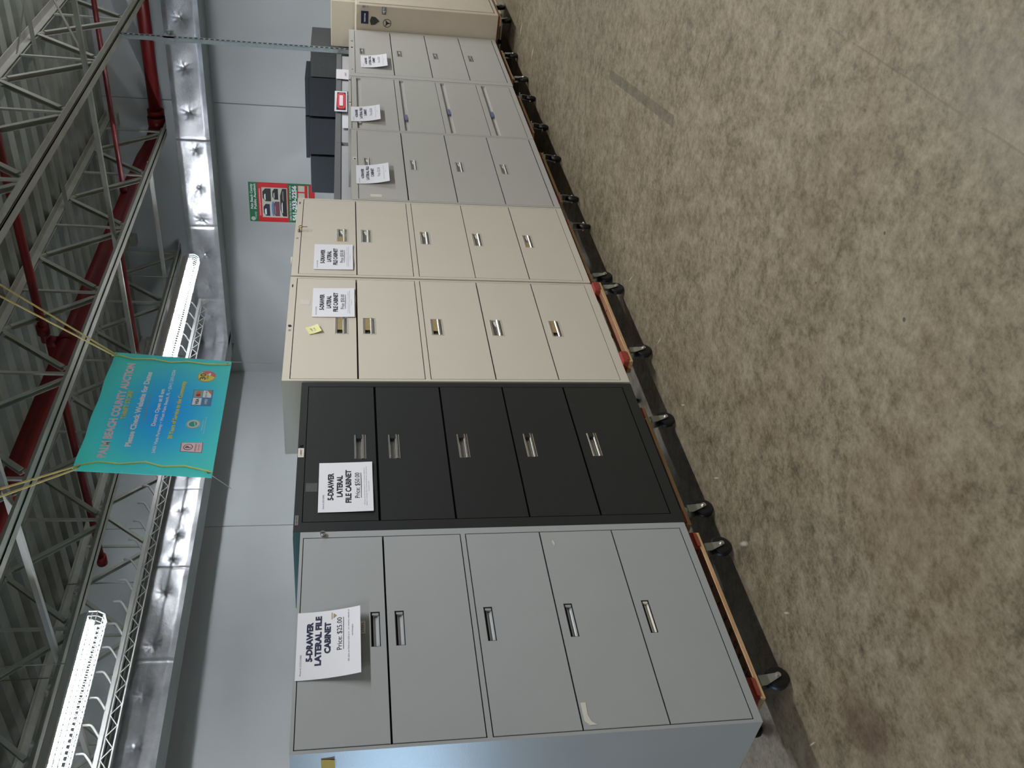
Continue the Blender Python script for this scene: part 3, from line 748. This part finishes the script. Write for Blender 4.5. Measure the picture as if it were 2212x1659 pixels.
mb.build('name_sticker', None, r, label='sticker reading YETI')
mb = MB(); mb.mat('greyink'); sideprism(mb, [(2.425, 1.405), (2.445, 1.405), (2.445, 1.43), (2.425, 1.43)]); sideprism(mb, [(2.425, 1.380), (2.445, 1.380), (2.445, 1.385), (2.425, 1.385)]); mb.build('printed_sticker', None, r)
# 9 --- tall beige cabinet behind it
r = root('storage_cabinet', (9.52, 2.66, 0), 'tall pale beige cabinet rising behind the stickered beige one', 'cabinet', None)
MB().box(9.53, 10.4, 2.645, 3.095, .0, 1.722, .006).build('body', 'tallbeige', r)
MB().box(9.57, 10.36, 2.637, 2.645, .10, 1.69).build('door', 'tallbeige', r)

# back row seen over the front row
bl = ['pale grey cabinet with dark top just behind the light grey cabinets, nearest the poster', 'pale grey cabinet with dark top behind the front row, papers on its edge', 'pale grey cabinet with dark top behind the front row, by the slotted strut']
for (x0, x1), lb in zip(((6.13, 7.232), (7.302, 8.402), (8.472, 9.44)), bl):
    r = root('back_row_cabinet', (x0, 3.155, 0), lb, 'cabinet', 'cabinets standing in the second row')
    MB().box(x0, x1, 3.16, 3.62, 0, 1.612, .002).build('body', 'panel_grey', r)
    MB().box(x0 - .034 if x0 > 6.2 else x0, x1 + .034, 3.150, 3.63, 1.614, 1.664, .002).build('top_slab', 'dark_top', r)
# black tall cabinets in front of the right wall
bn = ['tall black cabinet over the light grey row, first right of the poster', 'tall black cabinet over the row, second right of the poster', 'tall black cabinet over the row, third right of the poster', 'charcoal cabinet between the black ones and the slotted strut']
for (y0, y1, zt, mt, cap), lb in zip(((4.425, 4.873, 1.957, 'blackcab', None), (3.98, 4.400, 1.961, 'blackcab', (3.99, 4.475)), (3.53, 3.955, 1.959, 'blackcab', (3.56, 3.975)), (3.20, 3.520, 1.935, 'greycab', None)), bn):
    r = root('tall_cabinet', (9.8, y0, 0), lb, 'cabinet', 'tall cabinets against the right wall')
    MB().box(9.80, 10.45, y0, y1, 0, zt, .004).build('body', mt, r)
    if cap: MB().box(9.86, 10.40, cap[0], cap[1], zt + .001, zt + .045, .004).build('loose_lid', 'blackcab', r)

# ------------------------------------------------------------------ dollies
def caster(parent, mx, my, ang, zt=.148):
    """swivel caster: plate and fork with wheel and axle bolt; the axle trails the mount by 4 cm"""
    ca, sa = math.cos(ang), math.sin(ang)
    def W(a, b, c): return (mx + a * ca - b * sa, my + a * sa + b * ca, c)
    mb = MB(); mb.box(-.020, .050, -.03, .03, zt - .005, zt); mb.tube([(.016, 0, zt - .005), (.016, 0, zt - .022)], .024, 14)
    for s in (-1, 1):
        y0 = s * .0205
        mb.prism([(.000, zt - .022), (.040, zt - .022), (.049, .052), (.049, .039), (.040, .035), (.032, .040), (.002, zt - .046)], lambda p, h, y0=y0: (p[0], y0 + h, p[1]), -.0015, .0015)
    mb.box(.000, .040, -.022, .022, zt - .024, zt - .021)
    mb.v = [W(*v) for v in mb.v]
    o = mb.build('caster', 'zinc', parent)
    m2 = MB(); R_, Wd = .0455, .0155
    prof = [(-Wd, .018), (-Wd, .038), (-Wd * .8, .044), (-Wd * .4, R_), (Wd * .4, R_), (Wd * .8, .044), (Wd, .038), (Wd, .018)]
    n = 24; i = 0
    for q in range(n):
        a = 2 * PI * q / n
        for (h, rr) in prof: m2.v.append(W(.040 + rr * math.cos(a), h, .0455 + rr * math.sin(a)))
    L = len(prof)
    for q in range(n):
        for j in range(L - 1):
            A = q * L + j; B = ((q + 1) % n) * L + j; m2.face([A, B, B + 1, A + 1], 1 < j < L - 3 or False)
    for e, h in ((0, -Wd), (L - 1, Wd)):
        m2.face([q * L + e for q in range(n)])
    m2.build('wheel', 'rubber', o)
    m3 = MB(); m3.tube([W(.040, -.029, .0455), W(.040, .029, .0455)], .0075, 8, smooth=False); m3.tube([W(.040, -.025, .0455), W(.040, -.021, .0455)], .011, 8, smooth=False); m3.build('axle_bolt', 'chrome', o)
    return o
DL = [  # x0, x1, front y, axle xs, axle y, angles, label
    (1.631, 2.405, 2.662, (1.745, 2.378), 2.722, (0, 0), 'wooden dolly with writing on its rail under the grey five-drawer cabinet', 1),
    (2.477, 3.250, 2.692, (2.612, 3.212), 2.736, (0, 0), 'wooden dolly under the black file cabinet', 0),
    (3.533, 4.289, 2.620, (3.690, 4.303), 2.668, (0, 0), 'wooden dolly set forward under the cream cabinet beside the black one', 0),
    (4.412, 5.178, 2.690, (4.545, 5.172), 2.736, (0, .5), 'wooden dolly under the cream cabinet that has the key', 0),
    (5.400, 6.190, 2.680, (5.560, 6.215), 2.736, (.7, .7), 'wooden dolly under the light grey cabinet beside the cream pair', 0),
    (6.560, 7.323, 2.680, (6.770, 7.380), 2.722, (.7, .7), 'wooden dolly under the light grey cabinet with full-width pulls', 0),
    (7.680, 8.420, 2.665, (7.790, 8.412), 2.700, (0, 0), 'wooden dolly under the farthest light grey file cabinet', 0),
    (8.700, 9.42, 2.455, (8.97, 9.40), 2.55, (0, 0), 'wooden dolly with a red pad under the stickered beige cabinet', 0)]
for (x0, x1, y, axs, ay_, angs, lb, wr_) in DL:
    r = root('furniture_dolly', (x0, y, 0), lb, 'dolly', 'dollies under the front row cabinets')
    zc = .200 if x0 < 7.5 else (.195 if x0 < 8.6 else .175)
    zr = .166 if zc > .18 else .156
    D = y + .42
    for (a, b, nm) in ((y, y + .075, 'rail'), (D - .075, D, 'rail')):
        mb = MB(); mb.mat('wood').box(x0, x1, a, b, zr - .018, zr - .0005, .0015)
        mb.mat('brownwood').box(x0 + .001, x1 - .001, a + .0015, b - .001, zr - .001, zr)
        if a == y:
            for q in (.115, .67):
                mb.mat('black').tube([(x0 + (x1 - x0) * q, a + .030, zr), (x0 + (x1 - x0) * q, a + .030, zr + .0008)], .006, 10)
            if wr_:
                for ch, xq in zip('HCRDSAV', (.10, .135, .19, .235, .29, .35, .42)):
                    put_text(mb, 'black', ch, x0 + xq, x0 + xq + .022, 0, 1, lambda p, h, a=a: (p, a + .014 + h * .03, zr + .0012), .02)
        mb.build(nm, None, r)
    for a, b in ((x0, x0 + .085), (x1 - .085, x1)):
        mb = MB(); mb.mat('wood').box(a, b, y + .002, D - .002, zr, zr + .012); cp = mb.build('crosspiece', None, r)
        mb = MB(); mb.box(a - .002, b + .002, y - .001, D + .001, zr + .001, zc - .0005, .004)
        mb.box(a + .01, b - .004, y - .004, y, zr - .001, zr + .014); mb.build('red_pad', 'red_pad', cp)
    for axx, an in zip(axs, angs):
        caster(r, axx - .04 * math.cos(an), ay_ - .04 * math.sin(an), an, zr - .018)
        caster(r, axx - .03, ay_ + .32, .6, zr - .018)

# ------------------------------------------------------------------ paper signs
FINE = 'All sales are final and sold as is - no returns, refunds or'
def sheet(name, o, rv, uv, W, H, curl, label, cat, group, lines, mat='paper', inks=None, extra=None, nrm=None, wave=0.0):
    """paper at lower-left corner o; rv right, uv up; curls away from the cabinet at its foot; lines: (text, s0, s1, t_base, t_top, bold, ink, underline)"""
    o = Vector(o); rv = Vector(rv).normalized(); uv = Vector(uv).normalized(); n = nrm if nrm else rv.cross(uv)
    n = Vector(n)
    def P(s, t, off=0.0):
        c = curl * (1 - t) ** 2 + wave * math.sin(PI * 2.3 * s) * (1 - t)
        return o + rv * (s * W) + uv * (t * H) + n * (c + off)
    mb = MB(); mb.mat(mat); NS, NTt = 8, 8; i = len(mb.v)
    for off in (.0, .0009):
        for b in range(NTt + 1):
            for a in range(NS + 1): mb.v.append(tuple(P(a / NS, b / NTt, off)))
    K = (NS + 1) * (NTt + 1)
    for b in range(NTt):
        for a in range(NS):
            q = i + b * (NS + 1) + a; mb.face([q, q + 1, q + NS + 2, q + NS + 1], True); q += K; mb.face([q, q + NS + 1, q + NS + 2, q + 1], True)
    ob = mb.build(name, None); tag(ob, label, cat, group)
    tx = MB()
    for (body, s0, s1, tb, tt, bold, ink, und) in lines:
        put_text(tx, ink, body, s0, s1, tb, tt, lambda a, b: P(a, b, .0018), bold)
        if und: tx.mat(ink); tx.quad(P(s0, tb - .022, .0017), P(s1, tb - .022, .0017), P(s1, tb - .030, .0017), P(s0, tb - .030, .0017))
    if extra: extra(tx, P)
    if tx.v: tx.build('printed_text', None, ob)
    return ob
def L5(bold_ink='ink', price='Price: $50.00', asset='Asset #: 2222130082', nd='5'):
    return [(asset, .06, .34, .895, .925, 0, 'greyink', 0), (nd + '-DRAWER', .23, .78, .73, .83, .035, bold_ink, 0), ('LATERAL', .29, .73, .565, .665, .035, bold_ink, 0), ('FILE CABINET', .17, .84, .405, .505, .035, bold_ink, 0),
            (price, .26, .78, .245, .335, 0, 'ink2', 1), (FINE, .12, .88, .150, .168, 0, 'greyink', 0), ('refunds or exchanges. Buyer must remove the item at time of sale', .10, .90, .112, .130, 0, 'greyink', 0), ('of purchase only', .38, .60, .070, .086, 0, 'greyink', 0)]
def L4(price='Price: $25.00'):
    return [('Asset #: 2222130', .06, .30, .89, .92, 0, 'greyink', 0), ('4-DRAWER', .27, .80, .765, .85, .035, 'ink', 0), ('LATERAL FILE', .19, .92, .61, .695, .035, 'ink', 0), ('CABINET', .34, .80, .465, .55, .035, 'ink', 0),
            (price, .34, .82, .27, .36, 0, 'greyink', 0), (FINE, .15, .92, .155, .175, 0, 'greyink', 0), ('exchanges.', .5, .62, .10, .12, 0, 'greyink', 0)]
R3, U3, NF = (1, 0, 0), (0, 0, 1), Vector((0, -1, 0))
def ex25(tx, P):
    tx.mat('tan_label'); tx.quad(P(.86, .46, .0017), P(.96, .46, .0017), P(.96, .445, .0017), P(.86, .445, .0017))
    tx.quad(P(.87, .43, .0017), P(.95, .43, .0017), P(.91, .375, .0017))
sheet('price_sign', (1.788, YF - .002, 1.535), R3, U3, .272, .214, .030, 'paper price sign reading $25.00 on the grey five-drawer cabinet, foot curling out', 'sign', 'price signs on the cabinets',
      [('Asset #: 2222131082', .06, .36, .915, .94, 0, 'greyink', 0), ('5-DRAWER', .255, .84, .755, .845, .05, 'ink', 0), ('LATERAL FILE', .19, .925, .62, .71, .05, 'ink', 0), ('CABINET', .35, .82, .475, .565, .05, 'ink', 0),
       ('Price: $25.00', .38, .87, .295, .375, 0, 'ink2', 1), (FINE, .19, .98, .178, .205, 0, 'greyink', 0), ('exchanges.', .56, .74, .12, .145, 0, 'greyink', 0)], extra=ex25, nrm=NF)
sheet('price_sign', (2.543, YF - .002, 1.475), R3, U3, .283, .217, .004, 'paper price sign reading $50.00 on the black cabinet', 'sign', 'price signs on the cabinets', L5('ink2'), nrm=NF, wave=.002)
sheet('price_sign', (3.913, YF - .003, 1.537), R3, U3, .272, .215, .004, 'paper $50.00 price sign on the cream cabinet, right of the yellow sticky note', 'sign', 'price signs on the cabinets', L5('ink2'), nrm=NF, wave=.002)
sheet('price_sign', (4.380, YF - .003, 1.542), R3, U3, .274, .214, .003, 'paper $50.00 price sign on the cream cabinet with the key', 'sign', 'price signs on the cabinets', L5('ink2'), nrm=NF, wave=.002)
sheet('price_sign', (5.456, YF - .003, 1.300), R3, U3, .275, .213, .030, 'paper four-drawer price sign on the light grey cabinet beside the cream pair', 'sign', 'price signs on the cabinets', L4(), nrm=NF)
sheet('price_sign', (6.476, YF - .003, 1.327), R3, U3, .282, .215, .030, 'paper four-drawer price sign on the cabinet with full-width pulls', 'sign', 'price signs on the cabinets', L4(), nrm=NF)
sheet('price_sign', (7.634, YF - .003, 1.234), R3, U3, .295, .219, .030, 'paper four-drawer price sign on the farthest light grey cabinet', 'sign', 'price signs on the cabinets', L4(), nrm=NF)
# papers on the second row
sheet('paper_sheet', (7.56, 3.143, 1.40), R3, U3, .27, .205, .0, 'blank white paper taped behind the light grey cabinets, left of the red sign', 'paper', None, [], nrm=NF)
sheet('price_sign', (8.73, 3.140, 1.515), R3, U3, .26, .15, -.004, 'small curled white notice on the second row edge near the strut', 'sign', None, [('NOTICE', .25, .75, .62, .74, 0, 'pink', 0), ('CABINET', .25, .75, .35, .46, 0, 'greyink', 0)], nrm=NF, wave=.006)
def sold(tx, P):
    tx.mat('navy'); tx.quad(P(.07, .12, .0025), P(.93, .12, .0025), P(.93, .80, .0025), P(.07, .86, .0025))
    def rr(a0, a1, b0, b1, rad, mat, off):
        tx.mat(mat); pts = []
        for (cx, cy, st_) in ((a1 - rad, b1 - rad * 2, 0), (a0 + rad, b1 - rad * 2, 90), (a0 + rad, b0 + rad * 2, 180), (a1 - rad, b0 + rad * 2, 270)):
            for q in range(5): an = math.radians(st_ + q * 22.5); pts.append(P(cx + rad * math.cos(an), cy + rad * 2 * math.sin(an), off))
        tx.quad(*pts)
    rr(.10, .90, .14, .80, .12, 'redprint', .0040)
    rr(.14, .86, .20, .74, .10, 'pinkred', .0055); rr(.17, .83, .25, .69, .09, 'redprint', .0070); rr(.24, .76, .33, .63, .02, 'pink', .0085)
sheet('sold_sign', (7.905, 3.135, 1.562), R3, U3, .49, .112, .0, 'white sign with a rounded red plaque on the second row edge', 'sign', None, [], nrm=NF, extra=sold)
# sticky notes
sheet('sticky_note', (4.0 - .225, YF - .003, 1.700), (1, 0, .38), (-.30, 0, 1), .062, .062, .012, 'pale yellow sticky note on the cream cabinet beside its price sign', 'sticky note', None, [('call', .3, .7, .6, .75, 0, 'greyink', 0), ('5 dr', .3, .7, .35, .5, 0, 'greyink', 0)], mat='pale_note', nrm=NF)
sheet('sticky_note', (1.529, 2.745, 1.618), (0, -1, 0), (0, 0, 1), .070, .042, .004, 'yellow sticky note on the blue-lit side of the grey cabinet', 'sticky note', None, [], mat='yellow_note', nrm=Vector((-1, 0, 0)))

# ------------------------------------------------------------------ poster on the right wall
PX = XW - .004
pr = root('auction_poster', (PX, 6.18, 1.97), 'green and red vehicle auction poster on the right wall above the cabinets', 'poster')
mb = MB(); mb.mat('greenprint').box(PX, PX + .0035, 5.60, 6.182, 1.975, 2.843); mb.build('poster_sheet', None, pr)
def pp(d=.0): return lambda a, b: (PX - .001 - d, 6.182 - a, 2.843 - b)
def prect(mb, key, a0, a1, b0, b1, d=0.0):
    f = pp(d); mb.mat(key).quad(f(a0, b0), f(a1, b0), f(a1, b1), f(a0, b1))
mb = MB()
prect(mb, 'redprint', 0, .582, .115, .515); prect(mb, 'pinkred', .09, .50, .130, .152, .0008)
prect(mb, 'redprint', .30, .56, .64, .77); prect(mb, 'white_label', .36, .45, .65, .735, .0008); prect(mb, 'white_label', .47, .555, .65, .735, .0008); prect(mb, 'redprint', 0, .582, .80, .868)
prect(mb, 'white_label', .02, .56, .775, .787, .0008)
f = pp(.0016)
def ptext(key, body, a0, a1, bb, bt, bold=.03): put_text(mb, key, body, a0, a1, -bb, -bt, lambda a, b: f(a, -b), bold)
ptext('wprint', 'Palm Beach County', .19, .56, .050, .018); ptext('wprint', 'Public Auction', .19, .56, .094, .062); ptext('wprint', 'County', .04, .15, .09, .06, 0)
ptext('pink', 'www.pbc.gov/thriftstore', .10, .49, .149, .135, 0)
ptext('wprint', 'OPEN TO THE PUBLIC  EVERY MONTH', .03, .55, .556, .533, .01); ptext('wprint', '561-233-2256', .03, .555, .625, .570, .05)
for q in range(16):
    a = 2 * PI * q / 16; b2 = 2 * PI * (q + 1) / 16; mb.mat('palegreen'); mb.quad(f(.045, .075), f(.045 + .03 * math.cos(a), .045 + .03 * math.sin(a)), f(.045 + .03 * math.cos(b2), .045 + .03 * math.sin(b2)))
mb.build('printed_text', None, pr)
mb = MB(); prect(mb, 'white_label', .07, .515, .17, .505, .0008)
rects = [('navy', .09, .27, .185, .27), ('wprint', .11, .20, .20, .225), ('black', .31, .50, .18, .29), ('wprint', .33, .42, .20, .22), ('maroon', .09, .31, .31, .40), ('blueprint', .09, .31, .295, .325), ('pinkred', .12, .25, .335, .345),
         ('black', .34, .50, .31, .385), ('wprint', .36, .44, .325, .335), ('black', .09, .505, .41, .495), ('wprint', .14, .30, .425, .44), ('greyink', .32, .47, .44, .455)]
for q, (key, a0, a1, b0, b1) in enumerate(rects):
    f3 = pp(.0014 + q * .0003); mb.mat(key); ch = (b1 - b0) * .35
    mb.quad(f3(a0, b1), f3(a0, b0 + ch), f3(a0 + (a1 - a0) * .25, b0), f3(a0 + (a1 - a0) * .75, b0), f3(a1, b0 + ch), f3(a1, b1))
mb.build('photo_collage', None, pr)

# ------------------------------------------------------------------ hanging banner
BY = 4.20
TL, TR, BR, BL = (4.461, 3.268), (5.724, 3.245), (5.619, 2.408), (4.378, 2.418)
def bpnt(x, z, off=0.0): return (x, BY - off - .012 * math.sin((x - 4.4) * 5.0) * 0 , z)
bn_ = root('auction_banner', (TL[0], BY, 2.41), 'hanging teal blue county auction thrift store banner with yellow cords', 'banner')
mb = MB(); NS = 24; i = 0
for off in (.0, .002):
    for b in range(9):
        for a in range(NS + 1):
            s, t_ = a / NS, b / 8
            x_ = (BL[0] * (1 - s) + BR[0] * s) * (1 - t_) + (TL[0] * (1 - s) + TR[0] * s) * t_
            z_ = (BL[1] * (1 - s) + BR[1] * s) * (1 - t_) + (TL[1] * (1 - s) + TR[1] * s) * t_
            z_ += .004 * math.sin(s * 19) * t_
            mb.v.append((x_, BY + off, z_))
K = 9 * (NS + 1)
for b in range(8):
    for a in range(NS):
        q = b * (NS + 1) + a; mb.face([q, q + 1, q + NS + 2, q + NS + 1]); q += K; mb.face([q, q + NS + 1, q + NS + 2, q + 1])
mb.build('vinyl_sheet', 'banner', bn_)

def btext(key, body, x0, z0, x1, z1, h, bold=.03, out=None):
    mb = MB()
    """baseline from (x0,z0) to (x1,z1), cap height h"""
    def fn(a, b, fz=.0025):
        s = (a - x0) / (x1 - x0); return bpnt(a, z0 + (z1 - z0) * s + b, fz)
    if out: put_text(mb, out, body, x0, x1, 0, h, lambda a, b: fn(a, b, .0015), bold + .03)
    put_text(mb, key, body, x0, x1, 0, h, fn, bold)
    mb.build('lettering', None, bn_)
btext('pink', 'PALM BEACH COUNTY AUCTION', 4.578, 3.096, 5.585, 3.080, .050, .05)
btext('yprint', 'THRIFT STORE', 4.958, 3.042, 5.264, 3.042, .030, .03, 'greyprint')
btext('wprint', 'Please Check Website for Dates', 4.680, 2.960, 5.483, 2.948, .035, .05)
btext('greyprint', 'pbc.gov/thriftstore', 4.937, 2.912, 5.250, 2.915, .020, .01)
btext('wprint', 'Doors Open at 8 am', 4.885, 2.838, 5.284, 2.833, .026, .04)
btext('wprint', '2455 Vista Parkway \u2022 West Palm Beach, FL \u2022 (561) 233-2256', 4.613, 2.799, 5.510, 2.790, .020, .03)
btext('yprint', '30 Years of Service to the Community', 4.753, 2.712, 5.376, 2.701, .028, .03, 'greyprint')
btext('wprint', 'Palm Beach County', 4.839, 2.530, 4.950, 2.529, .008, 0); btext('wprint', 'Board of County Commissioners', 4.802, 2.514, 4.979, 2.515, .008, 0)
mb = MB()
def bdisc(key, cx, cz, r, off, a0=0, a1=2 * PI, n=24):
    mb.mat(key); mb.quad(*[bpnt(cx + r * math.cos(a0 + (a1 - a0) * q / n), cz + r * math.sin(a0 + (a1 - a0) * q / n), off) for q in range(n)])
def bquad(key, pts, off): mb.mat(key); mb.quad(*[bpnt(a, b, off) for a, b in pts])
P4 = [(4.618, 2.509), (4.711, 2.512), (4.717, 2.643), (4.631, 2.640)]
bquad('redprint', [(a + (.004 if a > 4.67 else -.004), b + (.004 if b > 2.57 else -.004)) for a, b in P4], .0012); bquad('pink', P4, .002)
bdisc('maroon', 4.670, 2.598, .030, .0026); bdisc('pink', 4.670, 2.598, .025, .0030)
put_text(mb, 'maroon', 'P', 4.660, 4.682, 2.583, 2.614, lambda a, b: bpnt(a, b, .0036), .04)
put_text(mb, 'redprint', 'FREE PARKING', 4.628, 4.700, 2.545, 2.555, lambda a, b: bpnt(a, b, .0030), .0); put_text(mb, 'redprint', 'ON SITE', 4.635, 4.695, 2.525, 2.535, lambda a, b: bpnt(a, b, .0030), .0)
mb.build('parking_badge', None, bn_, label='pink no-fee parking badge'); mb = MB()
bdisc('palegreen', 4.904, 2.594, .048, .0012); bdisc('tealprint', 4.904, 2.594, .045, .0018); bdisc('palegreen', 4.904, 2.594, .042, .0022); bdisc('tealprint', 4.904, 2.596, .027, .0026)
bquad('palegreen', [(4.885, 2.583), (4.925, 2.592), (4.926, 2.586), (4.888, 2.577)], .0032)
mb.build('county_seal', None, bn_, label='round county seal'); mb = MB()
Q4 = lambda u, v: (5.100 + u * .170 + v * .008, 2.505 + v * .127 - 0 * u)
def card(key, u0, u1, v0, v1, off): bquad(key, [Q4(u0, v0), Q4(u1, v0), Q4(u1, v1), Q4(u0, v1)], off)
card('blueprint', -.03, 1.03, -.03, 1.03, .0012)
card('wprint', .02, .48, .52, .98, .002); card('wprint', .52, .98, .04, .50, .002); card('blueprint', .02, .48, .04, .50, .002); card('greyprint', .52, .98, .52, .98, .002)
put_text(mb, 'navy', 'VISA', Q4(.06, 0)[0] + .004, Q4(.44, 0)[0] + .004, Q4(0, .66)[1], Q4(0, .82)[1], lambda a, b: bpnt(a, b, .003), .03)
bdisc('redprint', *Q4(.66, .74), .016, .0026); bdisc('orange', *Q4(.82, .74), .016, .0028)
put_text(mb, 'ink2', 'DISC VER', Q4(.56, 0)[0], Q4(.94, 0)[0], Q4(0, .28)[1], Q4(0, .36)[1], lambda a, b: bpnt(a, b, .003), .0)
bquad('orange', [Q4(.98, .04), Q4(.98, .3), Q4(.7, .04)], .0028)
put_text(mb, 'wprint', 'AMEX', Q4(.08, 0)[0], Q4(.44, 0)[0], Q4(0, .2)[1], Q4(0, .34)[1], lambda a, b: bpnt(a, b, .003), .02)
mb.build('payment_card_badge', None, bn_, label='four payment card logos'); mb = MB()
def ell(key, off, k_=1.0): mb.mat(key); mb.quad(*[bpnt(5.436 + .066 * k_ * math.cos(2 * PI * q / 28), 2.566 + .063 * k_ * math.sin(2 * PI * q / 28), off) for q in range(28)])
ell('orange', .0012); ell('yprint', .0018, .93)
mb.mat('pinkred'); mb.quad(*[bpnt(5.436 + .062 * math.cos(a), 2.566 + .059 * math.sin(a), .0024) for a in [math.radians(-100 + 14 * q) for q in range(11)]])
put_text(mb, 'maroon', '30', 5.395, 5.470, 2.572, 2.612, lambda a, b: bpnt(a, b, .003), .02)
bquad('wprint', [(5.44, 2.548), (5.458, 2.56), (5.475, 2.545), (5.458, 2.536)], .0032); put_text(mb, 'orange', 'YEARS', 5.40, 5.45, 2.552, 2.566, lambda a, b: bpnt(a, b, .003), .02)
mb.build('anniversary_badge', None, bn_, label='orange and yellow oval badge reading 30')
zL = [(4.480, 3.262), (4.507, 3.233), (4.532, 3.119), (4.51, 2.994), (4.526, 2.845), (4.481, 2.731), (4.482, 2.593), (4.432, 2.448), (4.420, 2.418)]
zR = [(5.672, 3.259), (5.678, 3.211), (5.633, 3.105), (5.635, 2.972), (5.595, 2.838), (5.607, 2.722), (5.576, 2.582), (5.575, 2.412)]
for z_ in (zL, zR): MB().tube([(a, BY - .007, b) for a, b in z_], .0058, 6).build('side_cord', 'ribbon', bn_)
for (a, b) in ((4.500, 3.240), (5.690, 3.235), (5.582, 2.436), (4.428, 2.440)):
    m3 = MB(); m3.tube([(a + .010 * math.cos(2 * PI * q / 12), BY - .004, b + .010 * math.sin(2 * PI * q / 12)) for q in range(13)], .0035, 6); m3.build('grommet', 'grommet', bn_)
for (p, q, lb) in (((4.500, BY - .006, 3.240), (2.95, 3.175, 3.762), 'yellow rope rising from the banner top left corner, inner strand'), ((4.475, BY - .006, 3.235), (2.85, 3.20, 3.762), 'yellow rope rising from the banner top left corner, outer strand'),
                   ((5.690, BY - .006, 3.235), (5.054, 3.111, 3.748), 'yellow rope rising from the banner top right corner, upper strand'), ((5.670, BY - .006, 3.235), (4.99, 3.16, 3.748), 'yellow rope rising from the banner top right corner, lower strand')):
    m3 = MB(); m3.tube([p, q], .0062, 7); tag(m3.build('support_rope', 'rope'), lb, 'rope', 'ropes holding up the banner')
for (p, q, lb) in (((5.615, BY, 2.42), (7.2, 5.4, 2.26), 'thin clear string from the banner bottom right corner'), ((4.40, BY, 2.418), (5.6, 5.5, 2.50), 'thin clear string from the banner bottom left corner')):
    m3 = MB(); m3.tube([p, q], .0018, 5); tag(m3.build('guy_string', 'string'), lb, 'string', 'strings steadying the banner')
